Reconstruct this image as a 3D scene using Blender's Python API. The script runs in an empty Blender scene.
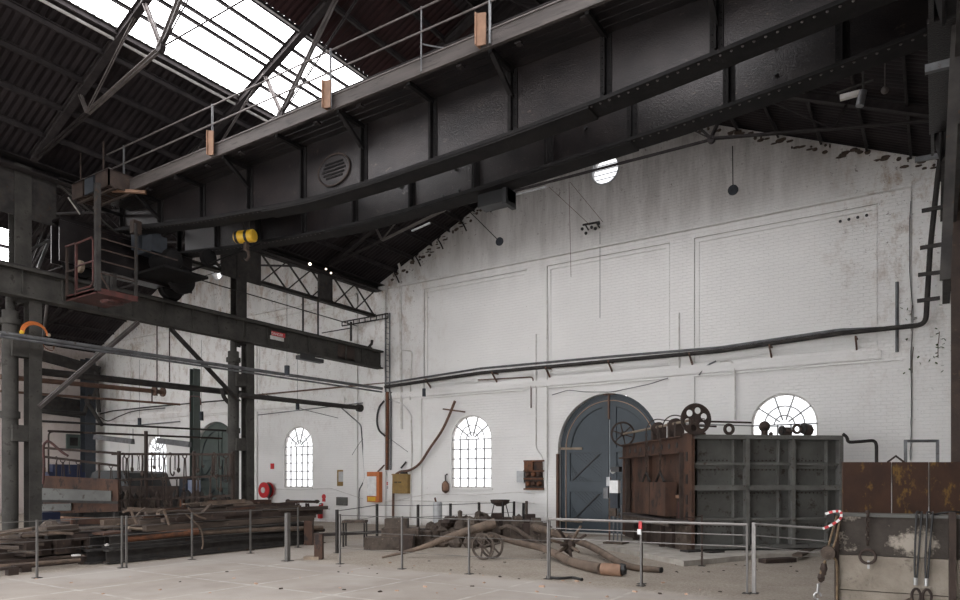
import bpy, math, random
from mathutils import Vector as V, Matrix
from mathutils.geometry import tessellate_polygon
R_ = random.Random(7)
PI = math.pi
COL = bpy.context.scene.collection
# ------------------------------------------------------------------ survey helpers
FPX = 698.0
_n = math.hypot(455, FPX); NX, NZ = 455/_n, FPX/_n
EYE = 1.6
def ray(px, py):
    a = (px-480)/FPX
    return V((-NX+NZ*a, NZ+NX*a, (480-py)/FPX))
def onY(px, py, Y=19.2):
    v = ray(px, py); return V((0,0,EYE)) + v*(Y/v.y)
def onX(px, py, X):
    v = ray(px, py); return V((0,0,EYE)) + v*(X/v.x)
def onZ(px, py, Z=0.0):
    v = ray(px, py); return V((0,0,EYE)) + v*((Z-EYE)/v.z)
def at(px, py, d):
    return V((0,0,EYE)) + ray(px, py)*d
# ------------------------------------------------------------------ materials
def nd(nt, t, **k):
    n = nt.nodes.new(t)
    for a, b in k.items():
        if a in n.inputs: n.inputs[a].default_value = b
        else: setattr(n, a, b)
    return n
def coords(nt, scale=(1,1,1)):
    g = nt.nodes.new('ShaderNodeNewGeometry')
    m = nd(nt, 'ShaderNodeMapping'); m.inputs['Scale'].default_value = scale
    nt.links.new(g.outputs['Position'], m.inputs['Vector'])
    return m.outputs['Vector']
def noise(nt, vec, scale, detail=4, rough=.6, lo=.35, hi=.65):
    n = nd(nt, 'ShaderNodeTexNoise', Scale=scale, Detail=detail, Roughness=rough)
    nt.links.new(vec, n.inputs['Vector'])
    r = nd(nt, 'ShaderNodeMapRange'); r.inputs[1].default_value = lo; r.inputs[2].default_value = hi
    nt.links.new(n.outputs['Fac'], r.inputs[0])
    return r.outputs[0], n.outputs['Fac']
def mixc(nt, fac, a, b):
    m = nt.nodes.new('ShaderNodeMix'); m.data_type = 'RGBA'
    for s, v in ((0, fac), (6, a), (7, b)):
        if hasattr(v, 'is_output'): nt.links.new(v, m.inputs[s])
        elif s == 0: m.inputs[0].default_value = v
        else: m.inputs[s].default_value = (*v, 1)
    return m.outputs[2]
def math_(nt, op, a, b=None, c=None):
    m = nt.nodes.new('ShaderNodeMath'); m.operation = op
    for i, v in enumerate((a, b, c)):
        if v is None: continue
        if hasattr(v, 'is_output'): nt.links.new(v, m.inputs[i])
        else: m.inputs[i].default_value = v
    return m.outputs[0]
def new(name):
    m = bpy.data.materials.new(name); m.use_nodes = True
    nt = m.node_tree; return m, nt, nt.nodes['Principled BSDF']
def weathered(name, c1, c2, scale=3, c3=None, s3=9, lo3=.58, rough=.7, metal=0.0, bump=.15, stretch=(1,1,1), bs=40):
    m, nt, b = new(name)
    v = coords(nt, stretch)
    f, _ = noise(nt, v, scale)
    c = mixc(nt, f, c1, c2)
    if c3:
        f3, _ = noise(nt, v, s3, 5, .7, lo3, lo3+.08)
        c = mixc(nt, f3, c, c3)
    nt.links.new(c, b.inputs['Base Color'])
    b.inputs['Roughness'].default_value = rough; b.inputs['Metallic'].default_value = metal
    if bump:
        _, h = noise(nt, v, bs, 3)
        bp = nd(nt, 'ShaderNodeBump', Strength=bump, Distance=.02)
        nt.links.new(h, bp.inputs['Height']); nt.links.new(bp.outputs[0], b.inputs['Normal'])
    return m
def plain(name, c, rough=.5, metal=0.0):
    m, nt, b = new(name)
    v = coords(nt); f, _ = noise(nt, v, 6)
    nt.links.new(mixc(nt, f, c, tuple(x*.8 for x in c)), b.inputs['Base Color'])
    b.inputs['Roughness'].default_value = rough; b.inputs['Metallic'].default_value = metal
    return m
def glow(name, c, s):
    m, nt, b = new(name)
    b.inputs['Base Color'].default_value = (.8,.8,.8,1)
    b.inputs['Emission Color'].default_value = (*c,1); b.inputs['Emission Strength'].default_value = s
    return m
def wall_mat(name, tint, warm=.0):
    m, nt, b = new(name)
    v = coords(nt)
    sep = nt.nodes.new('ShaderNodeSeparateXYZ'); nt.links.new(v, sep.inputs[0])
    cmb = nt.nodes.new('ShaderNodeCombineXYZ')
    nt.links.new(math_(nt,'ADD',sep.outputs[0],sep.outputs[1]), cmb.inputs[0]); nt.links.new(sep.outputs[2], cmb.inputs[1])
    br = nd(nt, 'ShaderNodeTexBrick', Scale=1.0)
    br.inputs['Brick Width'].default_value = .24; br.inputs['Row Height'].default_value = .085
    br.inputs['Mortar Size'].default_value = .008; br.inputs['Mortar Smooth'].default_value = .6
    nt.links.new(cmb.outputs[0], br.inputs['Vector'])
    br.inputs['Color1'].default_value = (1,1,1,1); br.inputs['Color2'].default_value = (.92,.92,.92,1); br.inputs['Mortar'].default_value = (.3,.3,.3,1)
    f, _ = noise(nt, v, .5, 5, .6, .3, .7)
    c = mixc(nt, f, tint, tuple(x*.93 for x in tint))
    # fine speckles where paint has flaked
    f2, _ = noise(nt, v, 14, 3, .8, .685, .72)
    # soot and rust streaks, with upper-wall shade painted in, high in the gable
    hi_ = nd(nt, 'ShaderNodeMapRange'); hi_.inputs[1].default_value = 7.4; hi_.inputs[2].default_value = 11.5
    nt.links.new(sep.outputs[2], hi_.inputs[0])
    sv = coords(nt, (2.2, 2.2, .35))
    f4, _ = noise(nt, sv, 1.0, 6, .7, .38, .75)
    dirt_shade = math_(nt, 'MULTIPLY', math_(nt,'ADD',math_(nt,'MULTIPLY',f4,.75),.35), hi_.outputs[0])
    c = mixc(nt, dirt_shade, c, (.10,.08,.072))
    # peeling, rust-coloured patches near the two ends of the main bay
    ex = math_(nt, 'ABSOLUTE', math_(nt, 'ADD', sep.outputs[0], 8.2))
    er = nd(nt, 'ShaderNodeMapRange'); er.inputs[1].default_value = 5.4; er.inputs[2].default_value = 7.4
    nt.links.new(ex, er.inputs[0])
    zr = nd(nt, 'ShaderNodeMapRange'); zr.inputs[1].default_value = 2.5; zr.inputs[2].default_value = 8.5
    nt.links.new(sep.outputs[2], zr.inputs[0])
    f5, _ = noise(nt, coords(nt,(1,1,.6)), 2.4, 8, .75, .5, .66)
    pk = math_(nt, 'MULTIPLY', math_(nt, 'MULTIPLY', er.outputs[0], zr.outputs[0]), f5)
    c = mixc(nt, math_(nt,'MULTIPLY',pk,.9), c, (.34,.25,.19))
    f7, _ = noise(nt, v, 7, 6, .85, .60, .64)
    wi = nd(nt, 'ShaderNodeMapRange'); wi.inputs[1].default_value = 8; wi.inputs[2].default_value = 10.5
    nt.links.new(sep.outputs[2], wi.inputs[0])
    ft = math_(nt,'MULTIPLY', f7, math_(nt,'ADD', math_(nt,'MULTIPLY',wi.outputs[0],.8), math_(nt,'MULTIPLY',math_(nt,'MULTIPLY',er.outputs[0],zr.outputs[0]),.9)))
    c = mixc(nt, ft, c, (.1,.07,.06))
    c = mixc(nt, math_(nt,'MULTIPLY',f2,.5), c, (.22,.19,.17))
    c = mixc(nt, math_(nt,'MULTIPLY',math_(nt,'SUBTRACT',1.0,br.outputs['Fac']),0.0), c, (0,0,0))
    # splash of dirt at the foot of the wall
    lo_ = nd(nt, 'ShaderNodeMapRange'); lo_.inputs[1].default_value = .35; lo_.inputs[2].default_value = .0
    nt.links.new(sep.outputs[2], lo_.inputs[0])
    f6, _ = noise(nt, v, 3, 5, .7, .3, .7)
    c = mixc(nt, math_(nt,'MULTIPLY',lo_.outputs[0],f6), c, (.34,.30,.26))
    nt.links.new(c, b.inputs['Base Color']); b.inputs['Roughness'].default_value = .85
    bp = nd(nt, 'ShaderNodeBump', Strength=.6, Distance=.015)
    _, h = noise(nt, v, 25, 3)
    hh = math_(nt,'ADD', math_(nt,'MULTIPLY',br.outputs['Fac'],-1.0), math_(nt,'MULTIPLY',h,.8))
    nt.links.new(hh, bp.inputs['Height']); nt.links.new(bp.outputs[0], b.inputs['Normal'])
    return m
def floor_mat():
    m, nt, b = new('dusty concrete floor')
    v = coords(nt); sep = nt.nodes.new('ShaderNodeSeparateXYZ'); nt.links.new(v, sep.inputs[0])
    f, _ = noise(nt, v, .9, 6, .65, .3, .7)
    con = mixc(nt, f, (.35,.312,.277), (.26,.229,.2))
    f9, _ = noise(nt, v, .35, 4, .6, .45, .6)
    con = mixc(nt, f9, con, (.37,.338,.308))
    # slab joints filled with pale dust
    j = None
    wob, _ = noise(nt, v, 1.2, 3, .6, 0, 1)
    for ax, off in ((0, .55), (1, .12)):
        t = math_(nt,'FRACT', math_(nt,'MULTIPLY', math_(nt,'ADD',math_(nt,'ADD', sep.outputs[ax], off+60),math_(nt,'MULTIPLY',wob,.05)), 1/1.7))
        t = math_(nt,'LESS_THAN', math_(nt,'ABSOLUTE', math_(nt,'SUBTRACT', t, .5)), .018)
        j = t if j is None else math_(nt,'MAXIMUM', j, t)
    edge = math_(nt,'ADD', sep.outputs[1], math_(nt,'MULTIPLY', wob, .5))
    inX = math_(nt,'GREATER_THAN', sep.outputs[0], -13.3)
    dirtmask = nd(nt,'ShaderNodeMapRange'); dirtmask.inputs[1].default_value = 9.75; dirtmask.inputs[2].default_value = 10.25
    nt.links.new(edge, dirtmask.inputs[0])
    left = nd(nt,'ShaderNodeMapRange'); left.inputs[1].default_value = -12.1; left.inputs[2].default_value = -12.7
    nt.links.new(math_(nt,'ADD',sep.outputs[0],math_(nt,'MULTIPLY',wob,.3)), left.inputs[0])
    # the swept concrete lane running from the left fence to the far wall
    lane = math_(nt,'MULTIPLY', math_(nt,'LESS_THAN', sep.outputs[0], -10.9), math_(nt,'GREATER_THAN', sep.outputs[0], -12.9))
    jf, _ = noise(nt, v, 2.0, 4, .7, .38, .62)
    con = mixc(nt, math_(nt,'MULTIPLY', math_(nt,'MULTIPLY',j,jf), .35), con, (.72,.7,.67))
    g, _ = noise(nt, v, 22, 6, .75, .35, .68)
    g2, _ = noise(nt, v, 1.6, 5, .7, .35, .65)
    gravel = mixc(nt, g, (.45,.39,.325), (.17,.14,.112))
    gravel = mixc(nt, math_(nt,'MULTIPLY',g2,.4), gravel, (.50,.45,.385))
    dm = math_(nt,'MULTIPLY', math_(nt,'MAXIMUM', dirtmask.outputs[0], left.outputs[0]), math_(nt,'SUBTRACT',1.0,math_(nt,'MULTIPLY',lane,.6)))
    c = mixc(nt, dm, con, gravel)
    f3, _ = noise(nt, v, 30, 2, .8, .68, .72)
    c = mixc(nt, f3, c, (.24,.2,.17))
    nt.links.new(c, b.inputs['Base Color']); b.inputs['Roughness'].default_value = .8
    bp = nd(nt, 'ShaderNodeBump', Strength=.9, Distance=.06)
    _, h = noise(nt, v, 9, 8, .8)
    nt.links.new(math_(nt,'MULTIPLY', h, math_(nt,'ADD',dm,.12)), bp.inputs['Height']); nt.links.new(bp.outputs[0], b.inputs['Normal'])
    return m
M = dict(
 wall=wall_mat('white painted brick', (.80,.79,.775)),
 wallp=wall_mat('pinkish painted brick', (.62,.55,.52)),
 floor=floor_mat(),
 crane=weathered('sooty black steel plate', (.009,.0075,.008), (.024,.019,.019), 1.6, (.07,.05,.045), 7, .63, rough=.33, metal=.3, bump=.3, stretch=(1,1,1.4)),
 crane2=weathered('worn dark steel flange', (.006,.0055,.006), (.013,.0115,.0115), 3, rough=.5, metal=.3, bump=.2),
 roof=weathered('dark corrugated iron', (.014,.011,.0125), (.03,.0245,.026), 1.2, rough=.6, metal=.2, bump=.1),
 roofr=weathered('reddish painted corrugated iron', (.032,.013,.013), (.02,.010,.0105), 1.2, rough=.65, bump=.1),
 truss=weathered('dark roof steel', (.020,.017,.018), (.042,.036,.036), 4, rough=.55, metal=.3, bump=.1),
 trussl=weathered('dusty grey angle iron', (.15,.132,.128), (.09,.078,.074), 4, rough=.6, metal=.2, bump=.1),
 steel=weathered('grey green painted steel', (.040,.038,.035), (.068,.064,.058), 3, (.03,.028,.024), 6, .57, rough=.6, metal=.1, bump=.15),
 dsteel=weathered('dark grimy steel', (.026,.024,.0235), (.05,.046,.043), 4, (.06,.038,.025), 7, .6, rough=.6, metal=.2),
 pipe=weathered('grey steel pipe', (.15,.155,.16), (.09,.09,.095), 5, (.06,.04,.03), 8, .6, rough=.5, metal=.3),
 pipew=weathered('white painted pipe', (.66,.65,.64), (.5,.47,.44), 5, (.25,.18,.14), 12, .62, rough=.6),
 rpipe=weathered('rusty brown pipe', (.085,.048,.034), (.14,.075,.05), 6, rough=.75),
 rust=weathered('brown rusted plate', (.05,.026,.018), (.092,.045,.027), 2.2, (.022,.015,.013), 4, .54, rough=.8, metal=.05, bump=.35, stretch=(1,1,.6)),
 rustd=weathered('dark rusted iron', (.028,.018,.0145), (.052,.034,.026), 4, (.085,.055,.036), 9, .61, rough=.8, bump=.3),
 rustp=weathered('rust brown sheet with ochre paint patches', (.075,.036,.021), (.05,.025,.017), 2.5, (.2,.115,.03), 3.6, .55, rough=.7, bump=.2, stretch=(1.3,1.3,.8)),
 orange=weathered('orange rust', (.17,.065,.028), (.075,.034,.02), 9, rough=.8),
 grey=weathered('weathered grey painted plate', (.115,.115,.107), (.08,.078,.072), 2, (.04,.03,.024), 5, .57, rough=.6, bump=.15),
 greyr=weathered('grey painted rib', (.14,.14,.13), (.1,.097,.09), 3, (.06,.036,.025), 9, .6, rough=.6, bump=.15),
 wood=weathered('weathered brown timber', (.10,.074,.057), (.042,.03,.023), 5, (.19,.15,.115), 10, .61, rough=.85, bump=.3, stretch=(2,.25,2)),
 woodl=weathered('pale dry timber', (.30,.24,.18), (.2,.155,.115), 6, rough=.85, bump=.3),
 log=weathered('dusty brown pole', (.16,.115,.085), (.075,.055,.042), 4, (.24,.185,.14), 8, .6, rough=.85, bump=.35),
 ply=weathered('bare brown board', (.27,.155,.10), (.19,.11,.07), 5, rough=.7, bump=.1),
 board=weathered('sooty timber edge board', (.05,.042,.04), (.085,.073,.068), 3, (.025,.02,.019), 8, .56, rough=.7, bump=.3, stretch=(.3,1,3)),
 concd=weathered('tar stained concrete', (.06,.05,.042), (.035,.028,.023), 4, (.36,.32,.27), 2.0, .535, rough=.9, bump=.5, bs=25),
 conc=weathered('stained cast concrete', (.33,.29,.24), (.21,.18,.145), 2.2, (.10,.08,.065), 1.9, .59, rough=.9, bump=.5, bs=25),
 concf=weathered('pale dusty concrete', (.42,.39,.35), (.3,.28,.25), 3, rough=.9, bump=.5, bs=20),
 dust=weathered('dusty grey iron', (.10,.078,.062), (.05,.038,.031), 7, (.18,.145,.118), 11, .6, rough=.9, bump=.5),
 door=weathered('slate blue painted timber', (.034,.048,.060), (.027,.039,.050), 2, rough=.5, bump=.08),
 doorl=weathered('slate blue moulding', (.022,.032,.04), (.018,.027,.034), 2, rough=.5, bump=.05),
 gdoor=weathered('grey green painted door', (.075,.095,.087), (.06,.076,.07), 2, rough=.55, bump=.05),
 tan=plain('tan painted bead', (.42,.28,.19), .6),
 black=plain('black paint', (.012,.012,.013), .5),
 charcoal=plain('dark blue grey metal housing', (.05,.056,.066), .45, .2),
 white=plain('white enamel', (.78,.78,.77), .5),
 frame=plain('grey window frame', (.3,.3,.305), .6),
 sil=plain('pale grey enamel', (.45,.46,.47), .45),
 red=plain('red paint', (.55,.025,.03), .4),
 dred=weathered('dull red painted steel', (.085,.024,.02), (.04,.016,.014), 6, rough=.6),
 orangep=plain('orange paint', (.5,.14,.03), .5),
 yellow=plain('yellow paint', (.75,.45,.03), .5),
 mustard=weathered('mustard painted box', (.27,.17,.045), (.2,.12,.035), 6, (.1,.06,.03), 10, .62, rough=.6),
 blue=plain('blue paint', (.014,.022,.06), .5),
 lblue=weathered('pale blue panel', (.22,.27,.42), (.34,.37,.45), 7, rough=.6),
 chrome=plain('galvanised steel', (.48,.48,.48), .35, .8),
 alu=plain('brushed rail steel', (.14,.132,.125), .5, .3),
 alur=plain('bright top rail steel', (.27,.255,.245), .45, .4),
 rivet=plain('worn rivet heads', (.085,.075,.073), .4, .4),
 brick=weathered('broken orange brick', (.5,.33,.24), (.36,.24,.17), 9, rough=.9),
 leafg=plain('green weed leaf', (.06,.1,.03), .7),
 glass=plain('dark glass', (.015,.018,.02), .5),
 rope=weathered('brown hemp rope', (.2,.14,.085), (.11,.08,.05), 20, rough=.95),
 sky=glow('translucent roof sheet lit by the sky', (1,.985,1), 7.5),
 pane=glow('frosted daylight pane', (.96,.97,1), .95),
 bulb=glow('warm lamp', (1,.85,.65), 2.5),
)
for k_ in ('crane2','roof','roofr','truss','dsteel','steel','charcoal'):
    b_ = M[k_].node_tree.nodes['Principled BSDF']; b_.inputs['Specular IOR Level'].default_value = .2
    b_.inputs['Roughness'].default_value = .75; b_.inputs['Metallic'].default_value = 0
# ------------------------------------------------------------------ mesh builder
class MB:
    def __init__(s): s.v = []; s.f = []
    def add(s, vs, fs):
        o = len(s.v); s.v += [V(p) for p in vs]; s.f += [tuple(i+o for i in f) for f in fs]; return s
    def box(s, c, size, R=None):
        x, y, z = (k/2 for k in size); R = R or Matrix.Identity(3)
        c = V(c)
        vs = [c + R @ V((a*x, b*y, d*z)) for d in (-1,1) for b in (-1,1) for a in (-1,1)]
        return s.add(vs, [(0,2,3,1),(4,5,7,6),(0,1,5,4),(2,6,7,3),(0,4,6,2),(1,3,7,5)])
    def bb(s, x0, x1, y0, y1, z0, z1):
        return s.box(((x0+x1)/2,(y0+y1)/2,(z0+z1)/2), (abs(x1-x0),abs(y1-y0),abs(z1-z0)))
    def beam(s, p0, p1, prof, up=(0,0,1), prof2=None):
        p0, p1 = V(p0), V(p1); d = (p1-p0).normalized(); up = V(up)
        if abs(d.dot(up)) > .99: up = V((1,0,0)) if abs(d.x) < .9 else V((0,1,0))
        sd = d.cross(up).normalized(); u = sd.cross(d)
        n = len(prof); q = prof2 or prof
        vs = [p0+sd*a+u*b for a, b in prof] + [p1+sd*a+u*b for a, b in q]
        tri = tessellate_polygon([[V((a,b,0)) for a, b in prof]])
        fs = [(i,(i+1)%n,n+(i+1)%n,n+i) for i in range(n)]
        fs += [tuple(t) for t in tri] + [tuple(n+i for i in reversed(t)) for t in tri]
        return s.add(vs, fs)
    def bar(s, p0, p1, w, h, up=(0,0,1)):
        return s.beam(p0, p1, [(-w/2,-h/2),(w/2,-h/2),(w/2,h/2),(-w/2,h/2)], up)
    def cyl(s, p0, p1, r, r1=None, n=12, cap=True):
        r1 = r if r1 is None else r1
        p0, p1 = V(p0), V(p1); d = (p1-p0).normalized()
        a = V((0,0,1)) if abs(d.z) < .9 else V((1,0,0))
        x = d.cross(a).normalized(); y = d.cross(x)
        vs = []
        for p, r_ in ((p0,r),(p1,r1)):
            vs += [p + (x*math.cos(t)+y*math.sin(t))*r_ for t in (2*PI*i/n for i in range(n))]
        fs = [(i,n+i,n+(i+1)%n,(i+1)%n) for i in range(n)]
        if cap: fs += [tuple(range(n)), tuple(range(2*n-1,n-1,-1))]
        return s.add(vs, fs)
    def tube(s, pts, r, n=8, closed=False):
        pts = [V(p) for p in pts]; m = len(pts); o = len(s.v); prev = None
        for i, p in enumerate(pts):
            if closed: d = pts[(i+1)%m]-pts[i-1]
            else: d = pts[min(i+1,m-1)]-pts[max(i-1,0)]
            d.normalize()
            if prev is None:
                a = V((0,0,1)) if abs(d.z) < .9 else V((1,0,0)); x = d.cross(a).normalized()
            else: x = (prev - d*prev.dot(d)).normalized()
            prev = x; y = d.cross(x)
            rr = r[i] if isinstance(r,(list,tuple)) else r
            s.v += [p+(x*math.cos(t)+y*math.sin(t))*rr for t in (2*PI*k/n for k in range(n))]
        for i in range(m if closed else m-1):
            a, b = o+i*n, o+((i+1)%m)*n
            s.f += [(a+k,b+k,b+(k+1)%n,a+(k+1)%n) for k in range(n)]
        if not closed: s.f += [tuple(o+k for k in range(n)), tuple(o+(m-1)*n+k for k in reversed(range(n)))]
        return s
    def lathe(s, p, axis, prof, n=20):
        p, d = V(p), V(axis).normalized()
        a = V((0,0,1)) if abs(d.z) < .9 else V((1,0,0)); x = d.cross(a).normalized(); y = d.cross(x)
        o = len(s.v)
        for r, h in prof: s.v += [p+d*h+(x*math.cos(t)+y*math.sin(t))*max(r,1e-4) for t in (2*PI*k/n for k in range(n))]
        for i in range(len(prof)-1):
            a, b = o+i*n, o+(i+1)*n
            s.f += [(a+k,b+k,b+(k+1)%n,a+(k+1)%n) for k in range(n)]
        if prof[0] != prof[-1]: s.f += [tuple(o+k for k in range(n)), tuple(o+(len(prof)-1)*n+k for k in reversed(range(n)))]
        return s
    def ball(s, c, r, n=12, sq=(1,1,1)):
        c = V(c); o = len(s.v); m = n//2
        for i in range(1,m):
            t = PI*i/m
            s.v += [c+V((math.sin(t)*math.cos(2*PI*k/n)*sq[0],math.sin(t)*math.sin(2*PI*k/n)*sq[1],math.cos(t)*sq[2]))*r for k in range(n)]
        s.v += [c+V((0,0,r*sq[2])), c-V((0,0,r*sq[2]))]; T = len(s.v)-2
        for i in range(m-2):
            a, b = o+i*n, o+(i+1)*n
            s.f += [(a+k,b+k,b+(k+1)%n,a+(k+1)%n) for k in range(n)]
        s.f += [(T,o+k,o+(k+1)%n) for k in range(n)] + [(T+1,o+(m-2)*n+(k+1)%n,o+(m-2)*n+k) for k in range(n)]
        return s
    def rock(s, c, size, seed):
        r = random.Random(seed); b = MB().ball((0,0,0), 1, 8)
        for p in b.v:
            k = r.uniform(.72,1.1); p.x *= k; p.y *= r.uniform(.8,1.1); p.z *= r.uniform(.75,1.05)
        c = V(c); a = r.uniform(0,PI); ca, sa = math.cos(a), math.sin(a)
        return s.add([c+V(((p.x*ca-p.y*sa)*size[0],(p.x*sa+p.y*ca)*size[1],p.z*size[2])) for p in b.v], b.f)
    def plate(s, loops, org, ux, uy, th):
        """flat sheet with holes: loops in 2-D, extruded by th along ux x uy"""
        org, ux, uy = V(org), V(ux), V(uy); nrm = ux.cross(uy).normalized()*th
        flat = [p for l in loops for p in l]
        tri = tessellate_polygon([[V((a,b,0)) for a,b in l] for l in loops])
        n = len(flat); base = [org+ux*a+uy*b for a,b in flat]
        fs = [tuple(t) for t in tri] + [tuple(n+i for i in reversed(t)) for t in tri]
        o = 0
        for l in loops:
            k = len(l)
            fs += [(o+i,o+(i+1)%k,n+o+(i+1)%k,n+o+i) for i in range(k)]; o += k
        return s.add(base+[p+nrm for p in base], fs)
    def rivet(s, p, nrm, r=.016):
        p, d = V(p), V(nrm).normalized(); a = V((0,0,1)) if abs(d.z) < .9 else V((1,0,0)); x = d.cross(a).normalized(); y = d.cross(x)
        vs = [p+(x*math.cos(t)+y*math.sin(t))*r for t in (PI/3*k for k in range(6))]
        vs += [p+d*r*.7+(x*math.cos(t)+y*math.sin(t))*r*.6 for t in (PI/3*k for k in range(6))]
        return s.add(vs, [(i,(i+1)%6,6+(i+1)%6,6+i) for i in range(6)]+[tuple(range(6,12))])
    def build(s, name, mat, parent=None, loc=None, smooth=False):
        org = V((0,0,0))
        if parent is not None:
            q = parent
            while q: org += q.location; q = q.parent
            L = V((0,0,0))
        elif loc is not None: L = V(loc); org = L
        else:
            xs = [p.x for p in s.v]; ys = [p.y for p in s.v]; zs = [p.z for p in s.v]
            L = V(((min(xs)+max(xs))/2,(min(ys)+max(ys))/2,min(zs))); org = L
        me = bpy.data.meshes.new(name)
        me.from_pydata([tuple(p-org) for p in s.v], [], s.f)
        import bmesh
        bm = bmesh.new(); bm.from_mesh(me); bmesh.ops.recalc_face_normals(bm, faces=bm.faces); bm.to_mesh(me); bm.free()
        me.materials.append(M[mat] if isinstance(mat,str) else mat)
        if smooth:
            for p in me.polygons: p.use_smooth = True
            try: me.set_sharp_from_angle(angle=math.radians(38))
            except Exception: pass
        o = bpy.data.objects.new(name, me); COL.objects.link(o); o.parent = parent; o.location = L
        return o
def tag(o, label=None, cat=None, group=None, kind=None):
    if label: o['label'] = label
    if cat: o['category'] = cat
    if group: o['group'] = group
    if kind: o['kind'] = kind
    return o
def thing(name, label, cat, loc, group=None, kind=None):
    o = bpy.data.objects.new(name, None); COL.objects.link(o); o.location = V(loc); o.empty_display_size = .1
    return tag(o, label, cat, group, kind)
def struct(o): o['kind'] = 'structure'; return o
def kids(o): return [c for c in bpy.data.objects if c.parent == o]
def dup(o, parent=None, loc=None, rot=None, label=None):
    c = o.copy(); COL.objects.link(c); c.parent = parent
    if loc is not None: c.location = V(loc)
    if rot is not None: c.rotation_euler = rot
    if label: c['label'] = label
    for ch in kids(o): dup(ch, c)
    return c
def Ipro(w, h, tf=.02, tw=.012):
    a, b, t = w/2, h/2, tw/2
    return [(-a,-b),(a,-b),(a,-b+tf),(t,-b+tf),(t,b-tf),(a,b-tf),(a,b),(-a,b),(-a,b-tf),(-t,b-tf),(-t,-b+tf),(-a,-b+tf)]
def Lpro(w, h, t=.01): return [(0,0),(w,0),(w,t),(t,t),(t,h),(0,h)]
def Cpro(w, h, t=.012): return [(0,-h/2),(w,-h/2),(w,-h/2+t),(t,-h/2+t),(t,h/2-t),(w,h/2-t),(w,h/2),(0,h/2)]
def circ(cx, cy, r, n=20, a0=0, a1=2*PI):
    full = abs(a1-a0-2*PI) < 1e-6
    return [(cx+r*math.cos(a0+(a1-a0)*i/(n if full else n-1)), cy+r*math.sin(a0+(a1-a0)*i/(n if full else n-1))) for i in range(n)]
def arch(cx, hw, z0, zs, n=24):
    return [(cx-hw,z0),(cx+hw,z0)] + [(cx+hw*math.cos(t), zs+hw*math.sin(t)) for t in (PI*i/n for i in range(n+1))]
def interp(tab, x):
    if x <= tab[0][0]: return tab[0][1]
    for (a,b),(c,d) in zip(tab, tab[1:]):
        if x <= c: return b+(d-b)*(x-a)/(c-a)
    return tab[-1][1]
# ================================================================== CAMERA
cam = bpy.data.cameras.new('camera'); co = bpy.data.objects.new('camera', cam); COL.objects.link(co)
co.location = (0,0,EYE); co.rotation_euler = (PI/2, 0, math.atan2(NX,NZ))
cam.sensor_width = 36; cam.lens = FPX/960*36; cam.shift_y = 180/960; cam.clip_end = 200
bpy.context.scene.camera = co
# ================================================================== SHELL
WY = 19.2
CX1, CX2 = -8.1, -26.1
def roofz(X):
    return 12.5-.44*abs(X-CX1) if X > -16.7-.4 and X < 1.4 else 12.5-.44*abs(X-CX2) if X < -17.1 else 8.6
m = MB().bb(-37,7,-14,20,-.15,0)
struct(m.build('floor','floor'))
WINS = [(-12.87,1.34,2.95),(-21.11,1.3,2.92),(-3.24,1.34,3.02),(-30.7,1.3,2.9)]
HW = .8
outer = [(-36.4,0),(7,0),(7,8.6),(1.1,8.5),(CX1,12.55),(-17.1,8.62),(CX2,12.55),(-36.4,8.0)]
holes = [arch(c,HW,z0,zs) for c,z0,zs in WINS] + [arch(-8.07,1.6,.0,2.55), arch(-26.3,1.55,.0,2.6), circ(-8.13,10.74,.46), circ(-26.1,10.72,.46)]
holes = [h if h[0][1] > .01 else [(x, max(z,.02)) for x, z in h] for h in holes]
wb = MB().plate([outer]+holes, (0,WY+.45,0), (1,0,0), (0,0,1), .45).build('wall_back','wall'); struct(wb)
# shallow relief: pilasters, cornice band and panel frames, one layer per bay
def relief(c, x0, x1, nm):
    s = c+8.1
    ps = [(-14.79+s,-10.72+s),(-10.02+s,-6.17+s),(-5.5+s,-1.14+s)]
    lows = [(-14.9+s,-10.72+s),(-10.02+s,-6.17+s),(-5.5+s,-.6+s)]
    hs = [[(a,4.78),(b,4.78),(b,8.2),(a,8.2)] for a,b in ps]
    out = [(x0,.02)]
    for a,b in lows: out += [(a,.02),(a,4.42),(b,4.42),(b,.02)]
    out += [(x1,.02),(x1,8.42),(x0,8.42)]
    m = MB().plate([out]+hs, (0,WY+.002,0), (1,0,0), (0,0,1), .07)
    struct(m.build('trim_%d'%nm,'wall'))
    m = MB()
    m.beam((x0,WY-.06,8.46),(x1,WY-.06,8.46),[(-.08,-.05),(.08,-.02),(.08,.05),(-.08,.05)])
    m.beam((x0,WY-.08,4.58),(x1-.6,WY-.08,4.58),[(-.04,-.12),(.03,-.09),(.06,.1),(-.04,.12)])
    struct(m.build('trim_%d'%(nm+1),'wall'))
    m = MB()
    for a,b in ps:
        for z in (8.1,):
            m.plate([[(a+.02,4.8),(b-.02,4.8),(b-.02,8.18),(a+.02,8.18)],[(a+.12,4.9),(b-.12,4.9),(b-.12,8.08),(a+.12,8.08)]],(0,WY+.002,0),(1,0,0),(0,0,1),.035)
    struct(m.build('trim_%d'%(nm+2),'wall'))
relief(CX1,-16.4,-.47,1); relief(CX2,-34.9,-17.9,4)
# corner pier between the two bays and the crack strip at the right
struct(MB().bb(-17.55,-16.5,WY-.12,WY+.1,0,8.4).build('trim_7','wall'))
struct(MB().bb(-.45,.9,WY-.03,WY+.1,0,8.4).build('trim_8','wall'))
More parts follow.
